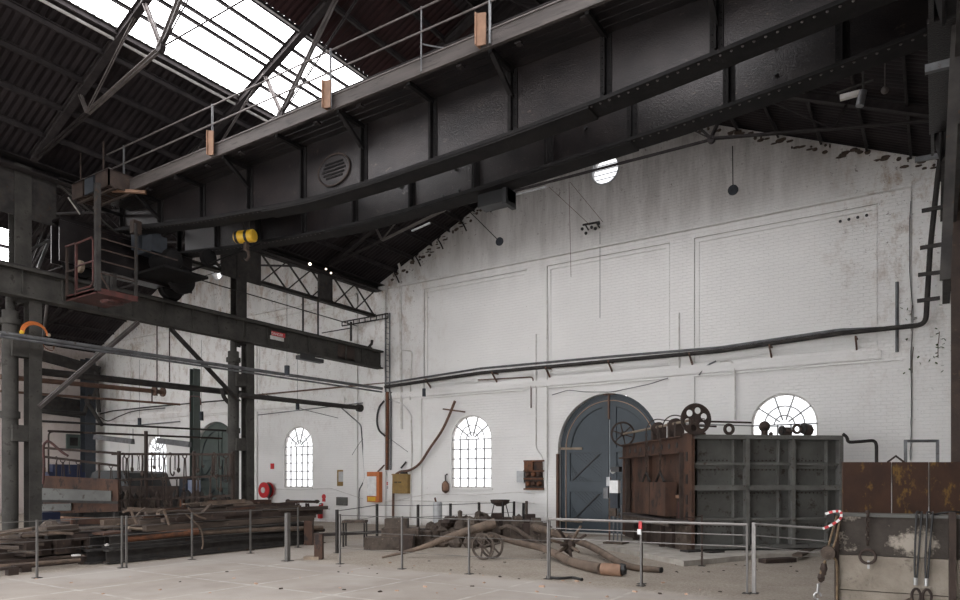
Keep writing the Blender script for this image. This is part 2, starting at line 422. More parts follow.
# anchor bolt heads in a row across the gable
ab = MB().cyl((0,0,0),(0,-.05,0),.035,n=8).bb(-.05,.05,-.02,0,-.05,.05)
ab = ab.build('anchor_bolt','dsteel',wb); ab.location = (0,0,0)
WL = wb.location
first = True
for i in range(24):
    X = -15.2+i*.62; 
    if abs(X-CX1) < .5: continue
    o = ab if first else dup(ab, wb); first = False
    o.location = V((X+.15*math.sin(i*2.3), WY-.0, 9.42+.05*math.sin(i*1.7)))-WL
for X,z in [(-3.35,8.1),(-3.35,7.2),(-3.35,6.3),(-3.35,5.6),(-10.5,6.0),(-6.0,7.6),(-14.5,6.2),(-14.2,5.5)]:
    dup(ab, wb, loc=V((X,WY,z))-WL)
vent = MB()
for i in range(4): vent.cyl((-1.95+.19*i,WY-.005,7.95+.01*i),(-1.95+.19*i,WY-.03,7.95+.01*i),.035,n=10)
vent.build('vent_hole','black',wb)
# ragged broken render and brick stubs along the rake of the gable
m = MB(); rr = random.Random(3)
for i in range(150):
    X = -16.2+i*.11+rr.uniform(-.1,.1); z = roofz(X)-.03-abs(rr.gauss(0,.13))
    m.rock((X,WY-.01,z),(rr.uniform(.02,.13),.03,rr.uniform(.015,.07)),i)
m.build('broken_render','wood',wb)
for i in range(7):
    X = -16.0+i*.95; z = roofz(X)-.02
    MB().tube([(X,WY-.05,z+.05),(X+.05,WY-.25,z-.12),(X+.2,WY-.3,z-.3),(X+.3,WY-.3,z-.5)],.025,6).build('bent_strap','truss',wb)
# window frames and panes
def window(n, c, z0, zs):
    fr = MB(); y = WY+.07
    o = arch(c,HW,z0,zs); i_ = arch(c,HW-.05,z0+.05,zs)
    rim = MB().plate([o,i_],(0,y+.05,0),(1,0,0),(0,0,1),.07)
    def mun(a,b,w=.034): fr.bar((a[0],y,a[1]),(b[0],y,b[1]),w,.04,up=(0,1,0))
    for k in range(1,5):
        x = c-HW+2*HW*k/5; mun((x,z0),(x,zs))
    nr = 5; 
    for k in range(0,nr): 
        z = zs-(zs-z0)*k/nr; mun((c-HW,z),(c+HW,z))
    for r in (.24,.48):
        fr.tube([(c+r*math.cos(t),y,zs+r*math.sin(t)) for t in (PI*k/14 for k in range(15))],.018,5)
    for t in (PI/5,2*PI/5,3*PI/5,4*PI/5):
        mun((c+.12*math.cos(t),zs+.12*math.sin(t)),(c+(HW-.02)*math.cos(t),zs+(HW-.02)*math.sin(t)))
    f = struct(fr.build('window_%d'%n,'frame')); rim.build('window_rim','pipew',f)
    MB().plate([arch(c,HW-.02,z0+.02,zs)],(0,y+.09,0),(1,0,0),(0,0,1),.02).build('window_pane','pane',f)
    MB().bb(c-HW-.04,c+HW+.04,WY-.05,WY+.1,z0-.07,z0).build('window_sill','wall',f)
for k,(c,z0,zs) in enumerate(WINS): window(k+1,c,z0,zs)
for k,c in enumerate((-8.13,-26.1)):
    fr = MB(); fr.plate([circ(c,10.73,.46,28),circ(c,10.73,.41,28)],(0,WY+.1,0),(1,0,0),(0,0,1),.12)
    for j in range(6):
        z = 10.73-.34+j*.135; h = math.sqrt(.42**2-(z-10.73)**2)
        fr.box((c,WY+.14,z),(2*h,.1,.02),Matrix.Rotation(.5,3,'X'))
    f = struct(fr.build('window_%d'%(5+k),'sil'))
    MB().plate([circ(c,10.73,.455,28)],(0,WY+.3,0),(1,0,0),(0,0,1),.02).build('window_pane','pane',f)
# ------------------------------------------------------------------ big arched doors
def big_door(n, c, hw, zs, mat, mould, bead, z0=.03):
    d = thing('door_%d'%n,None,None,(c,WY+.15,z0)); struct(d)
    y = WY+.2
    A = arch(c,hw-.02,z0,zs)
    for sgn in (-1,1):
        half = [(c+sgn*.01,z0)]+[(c+sgn*(hw-.1),z0)]+[(c+sgn*(hw-.1)*math.cos(t),zs+(hw-.1)*math.sin(t)) for t in (PI/2*i/14 for i in range(15))][:-1]+[(c+sgn*.01,zs+hw-.1)]
        if sgn < 0: half = half[::-1]
        lf = MB().plate([half],(0,y+.06,0),(1,0,0),(0,0,1),.06).build('door_leaf',mat,d)
        # stiles and rails stand proud of the diagonal boarding
        st = MB(); w = .24
        xa, xb = (c+sgn*.02, c+sgn*(hw-.12))
        def vb(x0,x1,za,zb,yy=.04): st.bb(min(x0,x1),max(x0,x1),y-yy,y+.005,za,zb)
        vb(xa,xa+sgn*.2,z0,zs+hw-.36); vb(xb,xb-sgn*.2,z0,zs-.005)
        xc, xd = xa+sgn*.2, xb-sgn*.2
        vb(xc,xd,z0,z0+.28); vb(xc,xd,1.25,1.55); vb(xc,xd,zs-.12,zs+.0)
        arcO = [(c+sgn*(hw-.12)*math.cos(t),zs+(hw-.12)*math.sin(t)) for t in (PI/2*i/14 for i in range(15))]
        arcI = [(c+sgn*(hw-.36)*math.cos(t),zs+(hw-.36)*math.sin(t)) for t in (PI/2*i/14 for i in range(15))]
        st.plate([arcO+arcI[::-1]],(0,y+.002,0),(1,0,0),(0,0,1),.042)
        st.build('door_rail',mat,lf)
        dg = MB()
        x0, x1 = xa+sgn*.2, xb-sgn*.2
        for za, zb in ((z0+.28,1.25),(1.55,zs-.12)):
            a, b = (x0, x1) if True else (x1,x0)
            lo, hi = ((min(x0,x1),za),(max(x0,x1),zb))
            dg.bar((lo[0],y-.008,lo[1]),(hi[0],y-.008,hi[1]),.02,.03,up=(0,0,1))
            L_ = abs(x1-x0)
            for k in range(1,9):   # board grooves
                f = k/9
                dg.bar((lo[0]+L_*f,y-.002,zb),(hi[0],y-.002,zb-(zb-za)*(1-f)),.008,.012)
                dg.bar((lo[0],y-.002,zb-(zb-za)*f),(hi[0]-L_*(1-f),y-.002,za),.008,.012)
            for (p,q) in (((lo[0],za),(lo[0],zb)),((lo[0],zb),(hi[0],zb)),((hi[0],za),(hi[0],zb)),((lo[0],za),(hi[0],za))):
                dg.bar((p[0],y-.01,p[1]),(q[0],y-.01,q[1]),.035,.035,up=(0,1,0))
        dg.tube([(c+sgn*(hw-.37)*math.cos(t),y-.01,zs+(hw-.37)*math.sin(t)) for t in (PI/2*i/14 for i in range(1,14))],.02,5)
        dg.build('door_moulding',mould,lf)
        dia = MB()  # dark bars stand in for the shadow line along the diagonal groove
        for za, zb in ((z0+.3,1.23),(1.57,zs-.14)):
            if sgn < 0:
                dia.bar((min(x0,x1)+.1,y-.03,za+.03),(max(x0,x1)-.1,y-.03,zb-.05),.03,.035)
        if sgn < 0: dia.build('door_brace','black' if bead else mould,lf)
    if bead:
        m = MB().tube([(c+(hw-.2)*math.cos(t),y-.05,zs+(hw-.2)*math.sin(t)) for t in (PI*i/30 for i in range(31))],.014,5)
        m.tube([(c-hw+.2,y-.05,z0+.02),(c-hw+.2,y-.05,zs)],.014,5)
        m.build('door_bead','tan',d)
        m = MB(); 
        for zz in (zs,.35): m.bar((c-hw-.12,y-.07,zz+.02),(c-hw+.75,y-.07,zz+.0),.03,.07)
        m.build('strap_hinge','woodl',d)
        m = MB().bar((c,y-.06,zs+hw-.75),(c,y-.06,zs+hw-.05),.05,.05).bb(c-.16,c+.2,y-.1,y+.05,zs+hw-.04,zs+hw+.06)
        m.build('top_bolt','rpipe',d)
    fr = MB().plate([arch(c,hw-.005,z0-.005,zs),arch(c,hw-.1,z0+.001,zs)],(0,y+.1,0),(1,0,0),(0,0,1),.12).build('door_frame',mat,d)
big_door(1,-8.07,1.6,2.55,'door','doorl',True)
big_door(2,-26.3,1.55,2.6,'gdoor','doorl',False)
# red brick jamb showing down the left side of the blue door and the stone threshold
struct(MB().bb(-9.73,-9.66,WY-.012,WY+.1,0,2.4).build('trim_9','rpipe'))
struct(MB().bb(-9.6,-6.5,WY-.05,WY+.1,0.0,.03).build('trim_10','pipew'))
# side wall of the far bay, seen at the extreme left
wl = struct(MB().bb(-36.6,-36.1,-14,WY+.3,0,8.12).build('wall_left','wallp'))
wr = struct(MB().bb(6.6,7,-14,WY+.3,0,8.6).build('wall_right','wall'))
# unseen wall added behind the camera to block high daylight, wide doorway below
struct(MB().bb(-37,7,-8.3,-8,4.6,13).bb(.5,7,-8.3,-8,0,4.6).bb(-37,-32,-8.3,-8,0,4.6).build('wall_front_added','wall'))
# ------------------------------------------------------------------ roof
def corr(m, X0, X1, c, Y0, Y1, per=.15, amp=.014, off=.0):
    n = int((Y1-Y0)/per*4); o = len(m.v)
    zf = lambda X: 12.5-.44*abs(X-c)+.12+off
    for i in range(n+1):
        y = Y0+(Y1-Y0)*i/n; h = amp*math.sin(2*PI*i/4+.4)
        m.v += [V((X0,y,zf(X0)+h)), V((X1,y,zf(X1)+h))]
    m.f += [(o+2*i,o+2*i+1,o+2*i+3,o+2*i+2) for i in range(n)]
YB, YF = -8, WY+.5
ceil = thing('ceiling',None,None,(CX1,5,12.6)); struct(ceil)
m = MB(); corr(m,-17.0,-13.25,CX1,YB,YF); corr(m,-13.35,-11.2,CX1,13.7,YF); m.build('roof_sheeting','roof',ceil)
m = MB(); corr(m,-11.3,-9.0,CX1,YB,YF); m.build('roof_sheeting','roofr',ceil)
m = MB(); corr(m,-9.0,-8.1,CX1,YB,YF); corr(m,-8.1,-4.95,CX1,YB,YF); corr(m,-5.05,-2.85,CX1,13.7,YF); corr(m,-2.95,1.2,CX1,YB,YF); m.build('roof_sheeting','roof',ceil)
m = MB()
for (a,b) in ((-13.2,-12.32),(-12.2,-11.34)):
    m.add([(a,YB,12.5-.44*abs(a-CX1)+.13),(b,YB,12.5-.44*abs(b-CX1)+.13),(b,13.8,12.5-.44*abs(b-CX1)+.13),(a,13.8,12.5-.44*abs(a-CX1)+.13)],[(0,1,2,3)])
m.add([(-12.32,YB,10.78),(-12.2,YB,10.83),(-12.2,13.8,10.83),(-12.32,13.8,10.78)],[(0,1,2,3)])
m.add([(a_,y_,12.5-.44*abs(a_-CX1)+.13) for a_,y_ in ((-4.93,YB),(-2.97,YB),(-2.97,13.8),(-4.93,13.8))],[(0,1,2,3)])  # unseen right-slope skylight, added to brighten the far crane girder
tag(m.build('skylight_sheet','sky',ceil),'bright translucent roof sheets')
for X in (-16.05,-15.3,-14.5,-13.75,-13.25,-12.74,-12.3,-12.12,-11.7,-11.3,-10.5,-9.6,-8.7,-7.4,-6.4,-5.4,-4.4,-3.4,-2.4,-1.4,-.5,.4):
    z = 12.5-.44*abs(X-CX1)+.02
    sk = -13.2 < X < -11.4
    MB().beam((X,YB,z),(X,WY+.1,z),Cpro(.05 if not sk else .04,.13 if not sk else .07)).build('purlin','truss',ceil)
for X in (-13.36,-11.27,-4.97,-2.93):  # right-hand pair edges the added skylight
    z = 12.5-.44*abs(X-CX1)-.02
    MB().bar((X,YB,z),(X,13.8,z),.03,.05).build('skylight_curb','pipew',ceil)
m = MB(); corr(m,-36.4,-31.3,CX2,YB,YF); corr(m,-31.4,-29.2,CX2,13.1,YF); corr(m,-29.3,-26.1,CX2,YB,YF); corr(m,-26.1,-16.9,CX2,YB,YF); m.build('roof_sheeting','roof',ceil)
for X_ in (-31.33,-29.27):
    z = 12.5-.44*abs(X_-CX2); MB().bar((X_,YB,z+.08),(X_,13.2,z+.08),.08,.14).build('skylight_curb','truss',ceil)
m = MB(); m.add([(a,y,12.5-.44*abs(a-CX2)+.13) for a,y in ((-31.3,YB),(-29.3,YB),(-29.3,13.2),(-31.3,13.2))],[(0,1,2,3)]); m.build('skylight_sheet','sky',ceil)
for X in (-35.2,-34.3,-33.2,-32.2,-31.3,-30.3,-29.3,-28,-27,-25.2,-24,-22.8,-21.6,-20.4,-19.2,-18.2):
    z = 12.5-.44*abs(X-CX2)+.02
    MB().beam((X,YB,z),(X,WY+.1,z),Cpro(.05,.13)).build('purlin','truss',ceil)
m = MB().add([(1.0,YB,8.66),(6.9,YB,8.66),(6.9,YF,8.66),(1.0,YF,8.66)],[(0,1,2,3)]); m.build('roof_sheeting','roof',ceil)
# valley gutter over the column line
MB().beam((-16.95,YB,8.5),(-16.95,WY,8.5),Cpro(.35,.25)).build('valley_gutter','truss',ceil)
# ------------------------------------------------------------------ trusses
def truss(c, Y, label, light=()):
    sp = 8.55
    t = thing('roof_truss',label,'roof truss',(c,Y,8.6),None)
    rz = lambda x: 12.5-.44*abs(x)-.06
    L = lambda a,b: (c+a, Y, b)
    for s in (-1,1):
        MB().beam(L(s*sp,rz(sp)),L(0,rz(0)),Ipro(.14,.16,.015,.05)).build('rafter','truss',t)
        n1, n2 = (s*6.3,9.03), (s*3.75,9.5)
        def rod(a,b,w,mat,nm): 
            MB().beam(L(*a),L(*b),Lpro(w,w,.012)).beam(L(*a),L(*b),[(-x-.02,y) for x,y in Lpro(w,w,.012)][::-1]).build(nm,mat,t)
        li = s < 0 and c == CX1
        rod((s*sp,8.62),n1,.05,'truss','tie_bar')
        rod(n1,n2,.05,'trussl' if li else 'truss','tie_bar')
        rod((s*6.6,rz(6.6)),n1,.045,'trussl' if li else 'truss','strut')
        rod((s*4.3,rz(4.3)),n1,.018,'trussl' if li else 'truss','tie_rod')
        rod((s*4.3,rz(4.3)),n2,.055,'trussl' if li else 'truss','strut')
        rod((s*1.9,rz(1.9)),n2,.05,'trussl' if li else 'truss','strut')
        rod(n2,(0,rz(0)-.1),.022,'truss','tie_rod')
        MB().cyl((c+n2[0],Y-.05,n2[1]),(c+n2[0],Y+.05,n2[1]),.09,n=10).build('gusset','truss',t)
    MB().cyl(L(-3.75,9.5),L(3.75,9.5),.016 if Y < 16 else .035,n=6).build('tie_rod','truss',t)
TR = [(4.7,'dark steel roof truss at the top left corner, nearest of the row'),
 (7.5,'roof truss with pale struts crossing the near end of the bright skylight'),
 (10.3,'roof truss with pale struts crossing the far end of the skylight above the crane walkway'),
 (13.2,'dark roof truss just behind the crane girders, over the second column'),
 (16.5,'dark roof truss in the gloom between crane and gable wall, with tie bar')]
for Y,l in TR: truss(CX1,Y,l)
for Y,l in [(7.5,'dark truss in the left bay level with the nearest column'),(10.3,'dark truss in the left bay, second from the camera'),(13.2,'dark truss in the left bay level with the second column'),(16.0,'dark truss in the left bay nearest its gable wall')]:
    truss(CX2,Y,l)
# ------------------------------------------------------------------ column line X=-16.7
XR = -16.7
def column(Y0, label, far):
    t = thing('steel_column',label,'column',(XR-.2,Y0,0))
    MB().cyl((XR-.25,Y0-.27,0),(XR-.25,Y0-.27,5.3),.155,n=18).cyl((XR-.25,Y0-.27,5.0),(XR-.25,Y0-.27,5.12),.2,n=18)\
        .cyl((XR-.25,Y0-.27,2.95),(XR-.25,Y0-.27,3.1),.19,n=18).cyl((XR-.25,Y0-.27,5.3),(XR-.25,Y0-.27,5.6),.09,.09,n=10).build('round_post','steel',t,smooth=True)
    MB().beam((XR-.12,Y0+.13,0),(XR-.12,Y0+.13,5.57),Ipro(.26,.26,.02,.02),up=(1,0,0)).build('main_post','steel',t)
    MB().bb(XR-.5,XR+.05,Y0-.5,Y0+.3,0,.06).build('base_plate','dsteel',t)
    u = MB().beam((XR-.3,Y0-.05,5.5),(XR-.3,Y0-.05,8.55),Ipro(.34,.3,.02,.02),up=(1,0,0))
    u.build('upper_post','dsteel' if far else 'steel',t)
    g = MB().bb(XR-.2,XR-.17,Y0-.75,Y0+.65,7.4,8.45)
    for zz in [7.45+.1*i for i in range(10)]:
        for yy in (Y0-.7,Y0-.2,Y0+.2,Y0+.6): g.rivet((XR-.17,yy,zz),(1,0,0),.015)
    g.build('gusset_plate','dsteel',t)
    b = MB()
    for zz in (2.45,4.3): b.bb(XR-.3,XR-.02,Y0-.32,Y0+.28,zz,zz+.35)
    b.build('tie_plate','steel',t)
    return t
column(7.45,'grey steel column pair at far left carrying the crane rail',0)
column(13.25,'dark column pair standing left of the second arched window',1)
# crane rail girder
t = thing('crane_rail_girder','long riveted grey steel girder carrying the crane rail along the columns','girder',(XR,2,5.58))
g = MB().bb(XR-.02,XR+.02,2,19.05,5.6,6.22).bb(XR-.15,XR+.15,2,19.05,5.58,5.62).bb(XR-.17,XR+.17,2,19.05,6.16,6.22)
g.beam((XR+.02,2,5.62),(XR+.02,19.05,5.62),Lpro(.1,.1,.015),up=(0,0,1)) 
for k in range(20):
    y = 2.3+k*.83
    g.bb(XR+.02,XR+.1,y,y+.012,5.62,6.16)
for k in range(4):
    y = 4.6+k*4.4
    g.bb(XR+.02,XR+.03,y-.22,y+.22,5.66,6.12)
    for yy in (y-.17,y-.1,y+.1,y+.17):
        for z in (5.72,5.81,5.9,5.99,6.08): g.rivet((XR+.03,yy,z),(1,0,0),.016)
gb = g.build('girder_plate','steel',t)
MB().bb(XR+.02,XR+.035,16.9,17.7,5.64,6.14).build('web_patch','rustd',t)
MB().bb(XR-.035,XR+.035,2,18.6,6.22,6.29).build('rail','dsteel',t)
MB().tube([(XR,18.45,6.28),(XR,18.6,6.42),(XR,18.62,6.55)],.05,8).build('rail_stop','dsteel',t)
m = MB().plate([[(0,0),(.52,0),(.52,.13),(0,.13)]],(XR+.05,14.1,5.94),(0,1,0),(0,0,1),.012)
m.build('danger_sign','red',t)
MB().plate([[(0,0),(.52,0),(.52,.11),(0,.11)]],(XR+.05,14.05,5.82),(0,1,0),(0,0,1),.012).build('danger_sign','pipew',t)
def text(body, size, loc, rot, mat, parent=None, name='lettering', align='CENTER'):
    cu = bpy.data.curves.new(name,'FONT'); cu.body = body; cu.size = size; cu.align_x = align; cu.align_y = 'CENTER'; cu.extrude = .001
    o = bpy.data.objects.new(name, cu); COL.objects.link(o)
    me = bpy.data.meshes.new_from_object(o); bpy.data.objects.remove(o)
    me.materials.clear(); me.materials.append(M[mat])
    o = bpy.data.objects.new(name, me); COL.objects.link(o); o.parent = parent
    org = V((0,0,0)); q = parent
    while q: org += q.location; q = q.parent
    o.location = V(loc)-org; o.rotation_euler = rot
    return o
text('DANGER',.11,(XR+.066,14.31,5.995),(PI/2,0,PI/2),'white',t)
# lattice eave girders
def lattice(Y0, Y1, label):
    t = thing('lattice_girder',label,'girder',(XR-.2,(Y0+Y1)/2,7.45))
    x = XR-.2
    MB().beam((x,Y0,8.45),(x,Y1,8.45),Ipro(.2,.18,.02)).build('top_chord','truss',t)
    MB().beam((x,Y0,7.5),(x,Y1,7.5),Ipro(.2,.1,.02)).build('bottom_chord','dsteel',t)
    n = max(2,round((Y1-Y0)/.95)); 
    m = MB()
    for i in range(n):
        a, b = Y0+(Y1-Y0)*i/n, Y0+(Y1-Y0)*(i+1)/n
        m.bar((x,a,8.4),(x,b,7.52),.02,.07,up=(1,0,0)); m.bar((x+.03,a,7.52),(x+.03,b,8.4),.02,.07,up=(1,0,0))
    m.build('lattice_bar','dsteel',t)
    if Y1-Y0 > 4.5:
        MB().bb(x-.02,x+.06,(Y0+Y1)/2+.1-.3,(Y0+Y1)/2+.4,7.5,8.4).build('web_plate','dsteel',t)
lattice(13.9,18.95,'dark lattice girder at the eave between second column and gable wall')
t = thing('lattice_girder','open eave girder with one long diagonal, behind the crane cage','girder',(XR-.2,10.3,7.45))
MB().beam((XR-.2,8.15,8.45),(XR-.2,12.5,8.45),Ipro(.2,.18,.02)).build('top_chord','truss',t)
MB().beam((XR-.2,8.15,7.5),(XR-.2,12.5,7.5),Ipro(.2,.1,.02)).build('bottom_chord','steel',t)
MB().bar((XR-.15,8.2,8.35),(XR-.15,9.9,7.5),.03,.09,up=(1,0,0)).bar((XR-.15,9.9,7.5),(XR-.15,11.4,8.35),.03,.09,up=(1,0,0)).bar((XR-.15,11.4,8.35),(XR-.15,12.5,7.55),.03,.09,up=(1,0,0)).build('diagonal','dsteel',t)
# knee braces under the rail girder
def brace(p0, p1, label, mat):
    m = MB().beam(p0,p1,Lpro(.09,.09,.015),up=(1,0,0)).bar(p0,p1,.05,.05,up=(1,0,0))
    tag(m.build('knee_brace',mat),label,'brace')
brace(onX(38,406,XR+.02), V((XR+.02,onX(137,325,XR).y,5.57)), 'pale diagonal brace rising from the far left column to the rail girder','trussl')
brace(V((XR+.02,onX(170,327,XR).y,5.57)), onX(239,401,XR+.02), 'dark diagonal brace descending from the rail girder to the second column','dsteel')
# ================================================================== OVERHEAD CRANE
crane = thing('overhead_crane','huge black riveted overhead travelling crane spanning the whole hall','crane',(CX1,10.3,6.3))
NB = [(-16.6,7.75),(-15,7.52),(-13.47,7.33),(-11.9,7.18),(-10.6,7.06),(-9.8,7.01),(-8.3,7.0),(-5.8,7.06),(-4.0,7.15),(-2.5,7.27),(-1,7.40),(.4,7.52)]
FB = [(-16.6,7.62),(-14.37,7.38),(-11.6,7.19),(-10.25,7.14),(-8.83,7.14),(-7.28,7.18),(-6.09,7.23),(-3.45,7.34),(-1.94,7.46),(-.36,7.62),(.4,7.7)]
XS = [-16.6+17.0*i/68 for i in range(69)]
def girder(Y, tab, drop, stiff, riv2):
    # web, bottom flange with angle, top flange
    g = MB(); n = len(XS)
    for sgn in (-1,1): g.add([(x,Y+sgn*.008,interp(tab,x)) for x in XS]+[(x,Y+sgn*.008,8.62) for x in XS],[(i,i+1,n+i+1,n+i) for i in range(n-1)])
    fl = MB()
    def strip(y0,y1,zo0,zo1):
        a = [(x,y0,interp(tab,x)+zo0) for x in XS]; b = [(x,y1,interp(tab,x)+zo0) for x in XS]
        c = [(x,y1,interp(tab,x)+zo1) for x in XS]; d = [(x,y0,interp(tab,x)+zo1) for x in XS]
        o = 0; vs = a+b+c+d; fs = []
        for i in range(n-1):
            for p,q in ((0,1),(1,2),(2,3),(3,0)): fs.append((p*n+i,p*n+i+1,q*n+i+1,q*n+i))
        fs += [(0,n,2*n,3*n),(n-1,4*n-1,3*n-1,2*n-1)]
        fl.add(vs,fs)
    strip(Y-.2,Y+.2,-drop,-drop+.035)
    for s in (-1,1):
        strip(Y+s*.008,Y+s*.2,-drop+.035,-drop+.055); strip(Y+s*.008,Y+s*.03,-drop+.03,.03)
    # thicker cover plates along the middle of the span
    for (xa,xb) in ((-11.3,-4.2),):
        xs = [xa+(xb-xa)*i/20 for i in range(21)]
        a = [(x,yy,interp(tab,x)-drop-dz) for yy,dz in ((Y-.19,0),(Y+.19,0),(Y+.19,.03),(Y-.19,.03)) for x in xs]
        k = 21; fl.add(a,[(p*k+i,p*k+i+1,q*k+i+1,q*k+i) for i in range(20) for p,q in ((0,1),(1,2),(2,3),(3,0))])
    x = -16.4; rvt = MB()
    while x < .2:
        z = interp(tab,x)
        rvt.rivet((x,Y-.03,z-.03),(0,-1,0),.024)
        rvt.rivet((x+.05,Y-.15,z-drop),(0,0,-1),.02)
        x += .14
    fo = g.build('girder','crane',crane)
    fl.build('bottom_flange','crane2',fo); tag(rvt.build('rivet_row','rivet',fo),kind='stuff')
    MB().bb(-16.6,.4,Y-.2,Y+.2,8.6,8.66).build('top_flange','crane2',fo)
    for X in stiff:
        s = MB(); z0 = interp(tab,X)+.02
        s.bb(X-.012,X+.012,Y-.1,Y-.008,z0,8.6).bb(X-.09,X+.09,Y-.024,Y-.008,z0,8.6)
        for k in range(20):
            z = z0+.06+k*.085
            if z > 8.55: break
            s.rivet((X+.06,Y-.024,z),(0,-1,0),.013); s.rivet((X-.06,Y-.024,z),(0,-1,0),.013)
        s.build('stiffener','crane2',fo)
    return fo
gn = girder(9.5, NB, .13, [-8.71+1.57*k for k in range(-5,6)], True)
gf = girder(11.2, FB, .10, [-10.53+1.57*k for k in range(-4,7)], True)
# round cast plaque on the near girder (an illegible maker's plate)
pc = onY(334,170,9.47)
m = MB().lathe((pc.x,9.49,pc.z),(0,-1,0),[(.30,0),(.30,.02),(.275,.035),(.265,.022),(.01,.022)],36)
for q in m.v: q.x = pc.x+(q.x-pc.x)*1.4
pl = m.build('round_plaque','crane',gn,smooth=True)
m = MB().tube([(pc.x+.406*math.cos(t),9.46,pc.z+.29*math.sin(t)) for t in (2*PI*i/36 for i in range(36))],.012,6,closed=True)
m.build('plaque_rim','rustd',pl) if False else m.build('plaque_rim','rustd',gn)
for zz,h in ((.13,.22),(.07,.27),(0,.3),(-.07,.27),(-.13,.2)):
    m = MB(); k = -h
    while k < h: m.bb(pc.x+k,pc.x+k+.026,9.455,9.47,pc.z+zz-.018,pc.z+zz+.018); k += .036
    m.bb(pc.x-h,pc.x+h,9.46,9.47,pc.z+zz-.004,pc.z+zz+.004).build('raised_lettering','crane2',gn)
# bolt holes
for px,py in ((341,200),(400,184)):
    p = onY(px,py,11.18); MB().cyl(p,p+V((0,-.02,0)),.03 if px<380 else .075,n=14).build('hole','black',gf)
for px,py in ((455,169),(775,47),(776,74),(586,128),(459,191),(443,196)):
    p = onY(px,py,11.18); MB().cyl(p,p+V((0,-.03,0)),.03,n=10).build('hole','black',gf)
# walkway along the near girder
YW = 8.76
deck = MB()
for k in range(4): deck.bb(-16.2,.3,YW+.07+k*.165,YW+.22+k*.165,8.06,8.1)
deck.build('walkway_deck','crane',crane)
MB().bb(-15.25,.3,YW,YW+.06,8.04,8.27).build('edge_board','board',crane)
MB().bar((-15.25,YW-.005,8.28),(.3,YW-.005,8.28),.03,.02).build('edge_angle','trussl',crane)
for k in range(-5,6):
    X = -8.71+1.57*k
    m = MB().bb(X-.03,X+.03,YW+.06,9.49,7.99,8.06)
    if k%2 == 0: m.bar((X,YW+.1,8.02),(X,9.46,7.62),.06,.07,up=(1,0,0))
    m.build('walkway_bracket','crane2',crane)
for X in [-14.6+1.05*i for i in range(14)]:
    MB().bb(X-.05,X+.05,YW+.15,YW+.25,8.03,8.06).build('cleat','truss',crane)
posts = [-15.2,-12.05,-8.78,-6.0-.8,-5.52,-2.6,-.4]
for i,X in enumerate(posts):
    thin = i==3
    MB().cyl((X,YW-.03,8.05),(X,YW-.03,9.08),.022 if not thin else .012,n=8).build('handrail_post','pipe',crane)
for z in (9.05,8.68):
    MB().cyl((-15.9,YW-.03,z),(.3,YW-.03,z),.016,n=8).build('handrail','trussl',crane)
MB().cyl((-6.8,YW,8.5),(-6.35,YW,8.28),.012,n=6).build('handrail_stay','pipe',crane)
for px in (212.5,328.5,482.5):
    X = onY(px,150,YW-.05).x
    m = MB().plate([[(-.07,-.15),(.08,-.17),(.08,.3),(-.07,.34)]],(X,YW-.075,8.2),(1,0,0),(0,0,1),.02)
    m.bb(X-.09,X-.07,YW-.13,YW+.0,8.06,8.54)
    m.build('post_cover','ply',crane)
# resistor boxes at the left end of the walkway
for k,(xa,xb) in enumerate(((-16.55,-16.05),(-16.0,-15.6),(-15.55,-15.02))):
    MB().bb(xa,xb,8.28,8.32,8.0,8.36).bb(xa,xb,8.28,8.9,8.34,8.37).bb(xb-.03,xb,8.28,8.9,8.0,8.36).build('resistor_box','rustd' if k!=1 else 'charcoal',crane)
m = MB()
for k in range(12): m.cyl((-16.5+.13*k,8.34,8.03),(-16.5+.13*k,8.86,8.03),.03,n=8)
m.bb(-16.55,-15.0,8.4,8.46,7.96,8.0).bb(-16.55,-15.0,8.75,8.8,7.96,8.0)
m.build('resistor_coil','rustd',crane)
MB().bar((-16.5,8.3,8.37),(-15.0,8.3,8.37),.04,.02).build('box_lid','trussl',crane)
MB().bar((-15.3,8.5,8.02),(-14.7,8.95,8.0),.08,.06).build('bent_bracket','ply',crane)
for X in (-16.2,-15.25): MB().cyl((X,8.3,8.3),(X,8.3,9.0),.018,n=6).build('handrail_post','rustd',crane)
# end carriages
for X in (-16.72,.15):
    yE = 11.35 if X < -5 else 12.7
    nm = MB().bb(X-.2,X-.16,8.0,yE,6.55,7.5).bb(X+.16,X+.2,8.0,yE,6.55,7.5).bb(X-.22,X+.22,8.0,yE,7.47,7.53)
    nm.bb(X-.22,X+.22,9.0,yE-.8,6.55,6.6)
    e = nm.build('end_carriage','crane',crane)
    for Y in (8.55,yE-.45):
        MB().lathe((X-.07,Y,6.66),(1,0,0),[(.05,-.1),(.38,-.02),(.38,.0),(.33,.02),(.33,.12),(.1,.14),(.06,.25)],24).build('wheel','crane2',e,smooth=True)
# long travel motor, gearbox and shaft near the left rail
g = MB().lathe((-16.3,10.85,6.75),(1,0,0),[(.1,-.1),(.33,-.05),(.36,0),(.36,.12),(.3,.16),(.12,.2),(.05,.34)],28)
g.build('drive_wheel','crane2',crane,smooth=True)
MB().lathe((-15.9,10.2,7.0),(1,0,0),[(.05,-.4),(.24,-.36),(.26,-.3),(.26,.3),(.22,.36),(.08,.4)],20).build('motor','crane2',crane,smooth=True)
MB().bb(-16.5,-15.2,9.7,10.9,6.62,6.68).build('motor_bed','crane2',crane)
MB().bb(-16.3,-15.7,9.7,10.1,7.1,7.5).bb(-16.4,-16.1,9.6,10.2,7.2,7.7).build('gearbox','charcoal',crane)
MB().lathe((-15.35,11.0,7.2),(1,0,0),[(.04,-.1),(.2,-.08),(.22,0),(.2,.08),(.04,.1)],20).build('pulley','crane2',crane,smooth=True)
MB().cyl((-16.2,10.95,6.95),(-13.2,11.05,7.25),.022,n=8).build('cross_shaft','crane2',crane)
